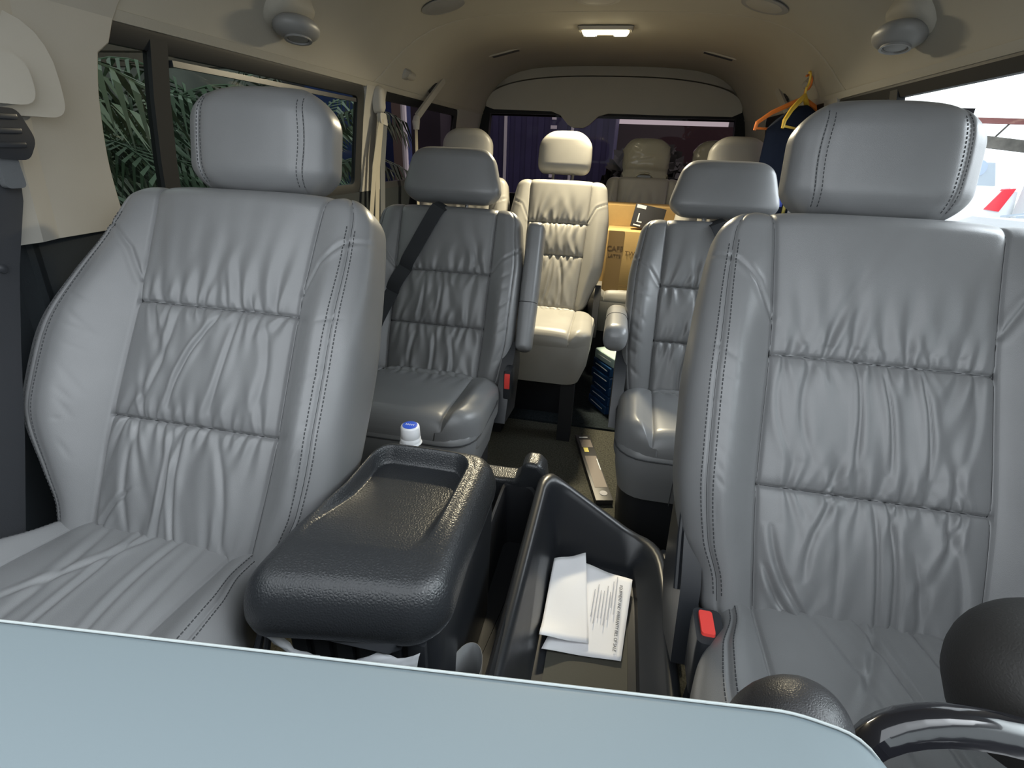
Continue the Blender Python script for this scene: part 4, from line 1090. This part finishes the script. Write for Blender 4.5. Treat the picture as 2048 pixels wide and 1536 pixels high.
for sx, lb in ((-1, 'beige belt arm slanting down over the left rear window'), (1, 'beige belt arm slanting down behind the navy shirt')):
    y = 2.62 if sx < 0 else 2.70; ra = empty('seat_belt', (sx * .80, y, 1.34), lb, 'seat belt', 'rear belt arms'); LB = (sx * .80, y, 1.34)
    if sx < 0: A0, A1 = (-.765, 2.74, 1.425), (-.790, 2.43, 1.245)
    else: A0, A1 = (.770, 2.82, 1.42), (.790, 2.50, 1.26)
    n_ = 10; pts = [tuple(a + (b - a) * i / n_ for a, b in zip(A0, A1)) for i in range(n_ + 1)]
    MB().ribbon(pts, (0, .45, -.9), .030, .012).build('arm', M['beige'], ra, loc=LB)
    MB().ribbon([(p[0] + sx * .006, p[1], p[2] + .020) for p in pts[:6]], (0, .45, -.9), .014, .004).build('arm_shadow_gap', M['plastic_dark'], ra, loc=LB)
    MB().tube([A1, (A1[0], A1[1] - .012, A1[2] - .02), (A1[0], A1[1] - .012, A1[2] - .05)], [.014, .017, .013], 12).build('belt_guide', M['beige'], ra, loc=LB)
    MB().ribbon([(A1[0], A1[1] - .012, A1[2] - .045), (A1[0] - sx * .005, A1[1] - .035, 1.0), (A1[0] - sx * .01, A1[1] - .05, .7)], (0, 1, 0), .030, .002).build('webbing', M['belt_beige'], ra, loc=LB)

# ------------------------------------------------ hangers and shirt on the right peg
HX, HY = .745, 2.34
def hanger(name, m, x, y, z, rot, label):
    root = empty(name, (x, y, z), label, 'hanger', 'clothes hangers', rot=(0, 0, rot))
    pts = [(0, 0, -.075), (0, 0, -.045)]
    for i in range(12):
        a = rad(-90 + 215 * i / 11); pts.append((.020 * math.cos(a) * 1.0, 0, -.022 + .024 * math.sin(a)))
    MB().tube(pts, .0038, 8).build('hook', m, root)
    arm = MB()
    for sg in (-1, 1): arm.tube([(0, 0, -.072), (sg * .05, 0, -.092), (sg * .13, 0, -.125), (sg * .185, 0, -.160), (sg * .19, 0, -.185)], [.008, .009, .008, .007, .005], 8)
    arm.tube([(-.188, 0, -.178), (.188, 0, -.178)], .004, 8); arm.build('shoulders', m, root)
    return root
hanger('coat_hanger', M['orange'], .756, 2.31, 1.410, rad(30), 'orange clothes hanger on the right peg with the navy shirt')
hanger('coat_hanger', M['yellow'], .745, 2.262, 1.414, rad(62), 'yellow clothes hanger on the right peg nearest the driver headrest')
def shirt():
    root = empty('shirt', (.760, 2.30, 1.325), 'navy shirt with striped hem on the hangers behind the driver headrest', 'shirt')
    nz, nx = 30, 40; vs = []; fs = []
    for lay, sy in ((0, -1), (1, 1)):
        for i in range(nz + 1):
            t = i / nz
            for j in range(nx + 1):
                u = -1 + 2 * j / nx
                hw = .155 + .02 * t
                top = -.01 - .085 * abs(u) ** 1.3
                z = top + (-.52 - top) * t
                y = sy * (.016 + .018 * t) * (1 - abs(u) ** 4) + .010 * t * math.sin(u * 9 + t * 2) + .006 * t * math.sin(u * 21 + 1.5)
                vs.append((u * hw, y, z))
    q = (nz + 1) * (nx + 1)
    for o_ in (0, q):
        for i in range(nz):
            for j in range(nx): fs.append((o_ + i * (nx + 1) + j, o_ + i * (nx + 1) + j + 1, o_ + (i + 1) * (nx + 1) + j + 1, o_ + (i + 1) * (nx + 1) + j))
    for i in range(nz):
        for j in (0, nx): fs.append((i * (nx + 1) + j, q + i * (nx + 1) + j, q + (i + 1) * (nx + 1) + j, (i + 1) * (nx + 1) + j))
    for j in range(nx): fs.append((j, q + j, q + j + 1, j + 1))
    R = Matrix.Rotation(rad(34), 4, 'Z')
    vs = [R @ Vector(v) for v in vs]
    body = MB().add(vs, fs).build('body', M['navy'], root, ang=180)
    def patch(u0, u1, z0, z1, m, nm, sk=0):
        mb = MB(); v2 = []; f2 = []; n_ = 8
        for i in range(n_ + 1):
            t = i / n_; z = z0 + (z1 - z0) * t; tt = (z + .05) / -.47
            for u in (u0 + sk * t, u1 - sk * t):
                y = -(.016 + .018 * tt) * (1 - abs(u) ** 4) + .010 * tt * math.sin(u * 9 + tt * 2) + .006 * tt * math.sin(u * 21 + 1.5) - .003
                v2.append(R @ Vector((u * (.155 + .02 * tt), y, z)))
        for i in range(n_): f2.append((2 * i, 2 * i + 1, 2 * i + 3, 2 * i + 2))
        mb.add(v2, f2); o = mb.build(nm, m, root); o.modifiers.new('thickness', 'SOLIDIFY').thickness = .001; return o
    patch(-.34, -.14, -.30, -.36, M['blue_print'], 'blue_patch', .03); patch(-.06, .06, -.285, -.385, M['yellow_print'], 'yellow_stripe'); patch(.10, .22, -.31, -.385, M['white_print'], 'white_stripe')
    return root
shirt()

# ================================================================== BOXES ON THE BACK ROW SEAT, PACKS, FLOOR STRIP
def carton(name, c, d, label, tape=True):
    root = empty(name, (c[0], c[1], c[2] - d[2] / 2), label, 'box', None)
    h = d[2]
    bd = MB().box((0, 0, h / 2), d, bev=.003, seg=2).build('carton', M['cardboard'], root)
    return root, h
b1, h1 = carton('cardboard_box', (.25, 2.93, .690), (.40, .19, .40), 'large plain cardboard box behind the printed carton on the back row seat')
MB().box((0, -.0958, .255), (.40, .001, .004)).build('flap_line', M['tape'], b1, smooth=False)
b2, h2 = carton('cardboard_box', (.262, 2.735, .637), (.33, .19, .300), 'printed cardboard carton in front, lettered beside the middle third row seat')
MB().box((-.120, -.0962, h2 / 2), (.075, .0012, h2)).build('tape_strip', M['tape'], b2, smooth=False)
fx = frame((0, 0, 0), (1, 0, 0), (0, 0, 1))
def face(x, z, y=-.0972): m = fx.copy(); m.translation = Vector((x, y, z)); return m
text('CAFE', .034, M['print_brown'], b2, face(-.120, .215)); text('LATTE', .022, M['print_brown'], b2, face(-.120, .180)); text('TWIN', .030, M['print_brown'], b2, face(-.030, .195))
MB().box((0, -.0962, .03), (.33, .0008, .003)).build('print_line', M['tape'], b2, smooth=False)
tg = empty('printed_box', (.285, 2.745, .788), 'dark box with a white letter L leaning on top of the printed carton', 'box')
MB().box((0, 0, .056), (.15, .05, .11), rot=Matrix.Rotation(rad(-9), 3, 'X') @ Matrix.Rotation(rad(9), 3, 'Y'), bev=.003).build('carton', M['boxdark'], tg)
rt = (Matrix.Rotation(rad(-9), 4, 'X') @ Matrix.Rotation(rad(9), 4, 'Y'))
def tf(x, z): m = Matrix.Translation((0, 0, .056)) @ rt @ fx; m2 = Matrix.Translation(m @ Vector((x, z, .0258))) @ m.to_3x3().to_4x4(); return m2
text('L', .062, M['white_print'], tg, tf(-.040, -.012)); 
lb_ = MB().box((0, 0, 0), (.045, .016, .0005)); o_ = lb_.build('label_strip', M['white_print'], tg, smooth=False); o_.matrix_local = tf(-.045, .043)
lb_ = MB().box((0, 0, 0), (.035, .006, .0005)); o_ = lb_.build('label_strip', M['white_print'], tg, smooth=False); o_.matrix_local = tf(-.045, -.045)
# stack of packs on the floor between the third row seats
zt_ = .010
for i in range(6):
    a = rad(-58 + 3 * (i % 2)); th_ = .048
    root = empty('wrapped_pack', (.235 + .004 * (i % 3), 2.30, zt_), ('pale green topped pack, uppermost of the floor stack by the third row leg' if i == 5 else ['lowest blue pack of the stack on the floor', 'second blue pack from the floor in the stack', 'third blue pack from the floor in the stack', 'fourth blue pack from the floor in the stack', 'blue pack directly under the pale green one'][i]), 'pack', 'stacked packs', rot=(0, 0, a))
    MB().box((0, 0, th_ / 2), (.16, .22, th_ - .002), bev=.008, seg=3).build('wrapper', M['pack_blue'] if i < 5 else M['pack_top'], root)
    MB().box((0, -.1102, th_ / 2), (.11, .001, .004)).build('label_stripe', M['white_print'], root, smooth=False)
    if i == 5:
        MB().box((.02, -.03, th_), (.10, .05, .0012)).build('label', M['white_print'], root, smooth=False)
    zt_ += th_
# long flat printed package on the aisle floor
lb = empty('long_package', (.158, 1.725, 0), 'long flat dark printed package lying on the aisle floor', 'package', rot=(0, 0, rad(14.5)))
MB().box((0, 0, .012), (.062, .45, .022), bev=.002).build('carton', M['boxdark'], lb)
MB().box((.003, -.045, .0235), (.046, .21, .0008)).build('printed_panel', M['boxbrown'], lb, smooth=False)
MB().box((.003, .155, .0235), (.046, .06, .0008)).build('printed_panel', M['boxbrown'], lb, smooth=False)
MB().box((-.006, .105, .024), (.018, .032, .001)).build('sticker', M['yellow_print'], lb, smooth=False)
MB().box((.0, .205, .024), (.036, .005, .001)).build('print_line', M['white_print'], lb, smooth=False)
MB().box((.024, .0, .0242), (.003, .075, .001)).build('print_line', M['white_print'], lb, smooth=False)
MB().lathe([(.014, .0235), (.014, .0246), (.013, .0248)], (.004, -.185, 0), 20).build('emblem', M['ink_grey'], lb)

# ================================================================== OUTSIDE
ZG = -.55
tag(MB().box((0, 4, ZG - .05), (60, 60, .1)).build('ground', M['asphalt']), 'grey paved ground outside the van', kind='structure')
# left: palms in front of a dark garden wall under a slatted shelter
tag(MB().box((-5.2, .9, 1.1), (.25, 14, 3.3)).build('garden_wall', M['stone']), 'dark garden wall behind the palms', kind='structure')
sr = empty('slatted_shelter', (-3.5, 1.5, 1.78), 'brown slatted shelter roof above the palms outside the left window', 'shelter')
for i in range(9): MB().box((0, -3.4 + .85 * i, .0), (2.9, .10, .12)).build('beam', M['slat'], sr, smooth=False)
for y in (-3.6, 4.3): MB().box((1.2, y, -1.165), (.12, .12, 2.33)).build('post', M['slat'], sr, smooth=False)
def palm(seed, m):
    R = random.Random(seed); mb = MB()
    for f in range(20):
        az = R.uniform(0, 2 * PI); L = R.uniform(.9, 1.5); lift = R.uniform(.7, 1.35); P = []
        for i in range(13):
            t = i / 12; rr = L * t * math.cos(lift * .5) ; zz = L * (t * math.sin(lift) * 1.2 - .75 * t * t)
            P.append(Vector((rr * math.cos(az), rr * math.sin(az), .75 + zz)))
        mb.tube(P, [.008 * (1 - .7 * i / 12) for i in range(13)], 4)
        for i in range(2, 13):
            for q in (0, .5):
                p = P[i - 1].lerp(P[i], q); tg_ = (P[i] - P[i - 1]).normalized(); sd = tg_.cross(Vector((0, 0, 1))).normalized()
                for sg in (-1, 1):
                    ln_ = .30 * (1 - .45 * i / 12) * R.uniform(.8, 1.2)
                    d = (sd * sg + tg_ * .9 + Vector((0, 0, -.25))).normalized(); wv = tg_ * .011
                    e = p + d * ln_ + Vector((0, 0, -.07)); md = p + d * ln_ * .5 + Vector((0, 0, .012))
                    mb.add([p - wv * .6, p + wv * .6, md + wv, e, md - wv], [(0, 1, 2, 4), (4, 2, 3)])
    me = mesh_from(mb.v, mb.f); return me
pm = [palm(1, 0), palm(2, 0), palm(3, 0)]
pl = [(-2.15, 1.15, 1, 'nearest palm beyond the left sliding window'), (-2.5, 2.1, 0, 'palm behind the passenger headrest outside'), (-2.3, 3.5, 2, 'palm beyond the left rear window'), (-3.1, 1.7, 1, 'palm behind the nearest one at the left window'), (-3.3, 3.0, 0, 'palm beside the garden wall behind the others'), (-2.9, 4.6, 1, 'palm at the rear end of the garden wall'), (-2.7, .3, 2, 'palm beyond the far left pillar')]
for i, (x, y, kx, lb) in enumerate(pl):
    root = empty('palm_plant', (x, y, ZG), lb + ', dark green fronds', 'palm', 'palms outside the left window', rot=(0, 0, i * 1.3)); root.scale = (1, 1, 1.45)
    link('fronds', pm[kx] if i < 3 else pm[kx], None, root, smooth=False)
    MB().tube([(0, 0, 0), (.02, 0, .4), (0, .01, .8)], [.07, .06, .05], 8).build('stem', M['slat'], root)
for i, me in enumerate(pm): me.materials.clear(); me.materials.append(M['leaf'] if i != 1 else M['leaf_b'])
# behind: tarpaulin, containers, trees, a low dark roof line
tag(MB().box((-3.0, 6.2, .8), (1.6, .08, 2.4), rot=Matrix.Rotation(rad(-20), 3, 'Z')).build('tarpaulin', M['tarp'], loc=(-3.0, 6.2, ZG)), 'blue sheet hanging beyond the left rear window', 'tarpaulin')
pole = MB().tube([(-2.0, 5.2, ZG), (-2.0, 5.2, 2.4)], .03, 8).build('pole', M['conc'], loc=(-2.0, 5.2, ZG)); tag(pole, 'thin pale pole outside the left rear window', 'pole')
ct = empty('container', (-1.3, 9.0, ZG), 'purple-blue ribbed container seen through the tailgate window', 'container')
mb = MB(); 
for i in range(26): mb.box((-1.15 + .092 * i, -.02 if i % 2 else 0, 1.3), (.093, .08, 2.6))
mb.build('ribbed_wall', M['container'], ct, smooth=False)
MB().box((0, 1.2, 1.3), (2.4, 2.3, 2.6)).build('body', M['container'], ct, smooth=False)
MB().box((-.52, -.08, 1.3), (.04, .05, 2.6)).box((.55, -.08, 1.3), (.04, .05, 2.6)).build('door_bar', M['conc'], ct, smooth=False)
mk = MB()
for i in range(9): mk.box((.25, -.066, 2.15 - .13 * i - (.06 if i > 3 else 0)), (.10 if i % 2 else .07, .006, .05))
mk.build('stencil_marks', M['white_print'], ct, smooth=False)
tag(MB().box((-4.2, 9.5, .9), (3.0, 2.4, 2.9)).build('shed', M['container_dark'], loc=(-4.2, 9.5, ZG)), 'dark shed left of the container behind the van', 'shed')
tag(MB().box((.95, 12.6, .555), (2.4, 2.4, 2.21)).build('shed', mat('maroon_shed', (.035, .014, .017), .8), loc=(.95, 12.6, ZG)), 'low maroon shed under the pale sky strip behind the van', 'shed')
tag(MB().box((4.1, 12.6, .9), (3.6, 2.4, 2.9)).build('shed', M['container_dark'], loc=(4.1, 12.6, ZG)), 'dark taller shed behind the corner headrest beyond the van', 'shed')
def tree(loc, h, r, seed, label):
    R = random.Random(seed); root = empty('tree', loc, label, 'tree', 'trees behind the van')
    MB().tube([(0, 0, 0), (.05, 0, h * .5), (0, .05, h * .8)], [.12, .09, .05], 8).build('trunk', M['slat'], root)
    mb = MB()
    for i in range(900):
        a = R.uniform(0, 2 * PI); b_ = math.acos(R.uniform(-1, 1)); q = r * R.uniform(.55, 1) 
        p = Vector((q * math.sin(b_) * math.cos(a), q * math.sin(b_) * math.sin(a), h * .75 + q * .8 * math.cos(b_)))
        d = Vector((R.uniform(-1, 1), R.uniform(-1, 1), R.uniform(-1, 1))).normalized() * .22; e = d.orthogonal().normalized() * .09
        mb.add([p - d * .5, p + e, p + d * .5, p - e], [(0, 1, 2, 3)])
    mb.build('foliage', M['foliage_dark'], root, smooth=False)
tree((.45, 8.0, ZG), 1.75, .62, 1, 'dark bushy tree beside the container behind the van')
# right: carport, white pickup with red lamp, white column and another white car
cpt = empty('carport', (5.2, 8.8, ZG), 'pale sheeted carport roof outside the right window', 'carport')
LB = (5.2, 8.8, ZG)
MB().add([(3.6, 8.7, 1.84), (9.5, 8.7, 1.84), (9.5, 12, 2.5), (3.6, 12, 2.5)], [(0, 1, 2, 3)]).build('roof_sheet', M['roofsheet'], cpt, loc=LB)
MB().box((6.5, 9.0, 1.72), (6.4, .08, .07)).build('beam', M['redbeam'], cpt, loc=LB, smooth=False)
MB().box((6.6, 8.9, 1.31), (3.6, .12, .14), rot=Matrix.Rotation(rad(5), 3, 'Y')).build('gutter', M['gutter'], cpt, loc=LB, smooth=False)
for x in (4.9, 5.5): MB().tube([(x, 9.0, 1.3), (x + .3, 9.0, 1.75)], .012, 6).build('brace', M['gutter'], cpt, loc=LB)
tag(MB().box((5.62, 8.25, .9), (.55, .55, 3.2), rot=Matrix.Rotation(rad(14), 3, 'Z'), bev=.02).build('column', M['conc'], loc=(5.62, 8.25, ZG)), 'pale square column outside the right window', 'column')
pk = empty('pickup_car', (4.9, 8.6, ZG), 'overexposed white car with a red tail lamp outside the right window', 'car')
LB = (4.9, 8.6, ZG)
MB().loops([[(x, y, z) for x, z in ((3.5, -.2), (5.3, -.2), (5.36, .45), (5.3, .86), (3.5, .86), (3.42, .4))] for y in (8.52, 8.6, 11.2)]).build('body', M['carwhite'], pk, loc=LB)
MB().loops([[(x, y, z) for x, z in ((3.6, .86), (5.24, .86), (5.05, 1.28), (3.8, 1.28))] for y in (8.56, 10.8)]).build('cabin', M['carwhite'], pk, loc=LB)
MB().loops([[(x, y, z) for x, z in ((3.8, .92), (5.02, .92), (4.92, 1.2), (3.92, 1.2))] for y in (8.54, 8.57)]).build('rear_glass', M['carglass'], pk, loc=LB)
MB().lathe([(.10, 0), (.10, .01), (.09, .012)], (4.74, 8.525, 1.13), 20, 'y').build('sticker', mat('blue_sticker', (.35, .42, .62), .6), pk, loc=LB)
MB().tube([(4.15, 8.53, .93), (4.5, 8.53, 1.15)], .012, 6).tube([(4.1, 8.53, 1.14), (4.52, 8.53, 1.16)], .008, 6).build('wiper', M['rubber'], pk, loc=LB)
MB().loops([[(x, y, z) for x, z in ((4.98, .62), (5.16, .60), (5.26, .90), (5.12, .88))] for y in (8.50, 8.56)]).build('tail_lamp', M['tail'], pk, loc=LB)
MB().lathe([(.10, 0), (.12, -.05), (.05, -.06)], (4.35, 8.50, .46), 18, 'y').build('exhaust_cap', M['rubber'], pk, loc=LB)
wc = empty('white_car', (4.6, 6.6, ZG), 'white car bonnet with louvres in front of the pale column', 'car')
LB = (4.6, 6.6, ZG)
MB().loops([[(x, y, z) for y, z in ((5.6, -.3), (7.8, -.3), (7.8, .42), (7.2, .62), (6.2, .66), (5.6, .4))] for x in (4.15, 4.3, 6.2)]).build('body', M['carwhite'], wc, loc=LB)
mb = MB()
for i in range(5): mb.box((4.5 + .16 * i, 7.05, .668), (.03, .5, .02), rot=Matrix.Rotation(rad(-10), 3, 'X'))
mb.build('louvre', M['carglass'], wc, loc=LB, smooth=False)

# ================================================================== LIGHT AND CAMERA
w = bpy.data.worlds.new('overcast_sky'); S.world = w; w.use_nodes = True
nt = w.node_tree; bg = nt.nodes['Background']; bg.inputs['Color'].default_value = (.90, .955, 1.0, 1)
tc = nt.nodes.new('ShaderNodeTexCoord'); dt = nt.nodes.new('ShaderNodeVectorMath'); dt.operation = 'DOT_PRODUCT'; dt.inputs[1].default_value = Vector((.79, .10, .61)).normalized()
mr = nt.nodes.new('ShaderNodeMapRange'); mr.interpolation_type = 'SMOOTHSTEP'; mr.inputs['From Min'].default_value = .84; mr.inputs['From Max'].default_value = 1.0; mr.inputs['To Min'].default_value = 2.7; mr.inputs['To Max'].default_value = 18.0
nt.links.new(tc.outputs['Generated'], dt.inputs[0]); nt.links.new(dt.outputs['Value'], mr.inputs['Value']); nt.links.new(mr.outputs['Result'], bg.inputs['Strength'])   # overcast sky; bright patch added high right to light the right captain seat
la = bpy.data.lights.new('dome_lamp_glow', 'AREA'); la.shape = 'RECTANGLE'; la.size = .17; la.size_y = .05; la.energy = 22.0; la.color = (1, .87, .60); la.spread = rad(128)
lo = bpy.data.objects.new('dome_lamp_glow', la); COL.objects.link(lo); lo.location = (0, 2.545, 1.562); lo.rotation_euler = (rad(-30), 0, 0)

F = 1024.; CX, CY = 1024., 768.
def ray(p): return Vector(((p[0] - CX) / F, -(p[1] - CY) / F, 1.0))
vp = (1258., 308.); sl_ = math.tan(rad(2.3))
Yc = ray(vp).normalized(); Hc = ray((vp[0] + 1000, vp[1] + sl_ * 1000)); Zc = Yc.cross(Hc).normalized()
if Zc.y < 0: Zc = -Zc
Xc = Yc.cross(Zc)
if Xc.x < 0: Xc = -Xc
R3 = Matrix((Xc, Yc, Zc))
cr, cu_, cf = R3.col[0], R3.col[1], R3.col[2]
m = Matrix((cr, cu_, -cf)).transposed().to_4x4(); m.translation = Vector((.155, 0, 1.13))
cam = bpy.data.cameras.new('camera'); cam.sensor_width = 36; cam.lens = 18.0; cam.clip_start = .01; cam.clip_end = 200
co = bpy.data.objects.new('camera', cam); COL.objects.link(co); co.matrix_world = m; S.camera = co
S.view_settings.view_transform = 'Standard'; S.view_settings.look = 'None'; S.view_settings.gamma = 1; S.view_settings.exposure = 0.08
S.view_settings.use_curve_mapping = False
try:
    S.cycles.use_denoising = True; S.cycles.max_bounces = 8; S.cycles.diffuse_bounces = 5; S.cycles.transparent_max_bounces = 12
    S.cycles.sample_clamp_indirect = 8
except Exception: pass
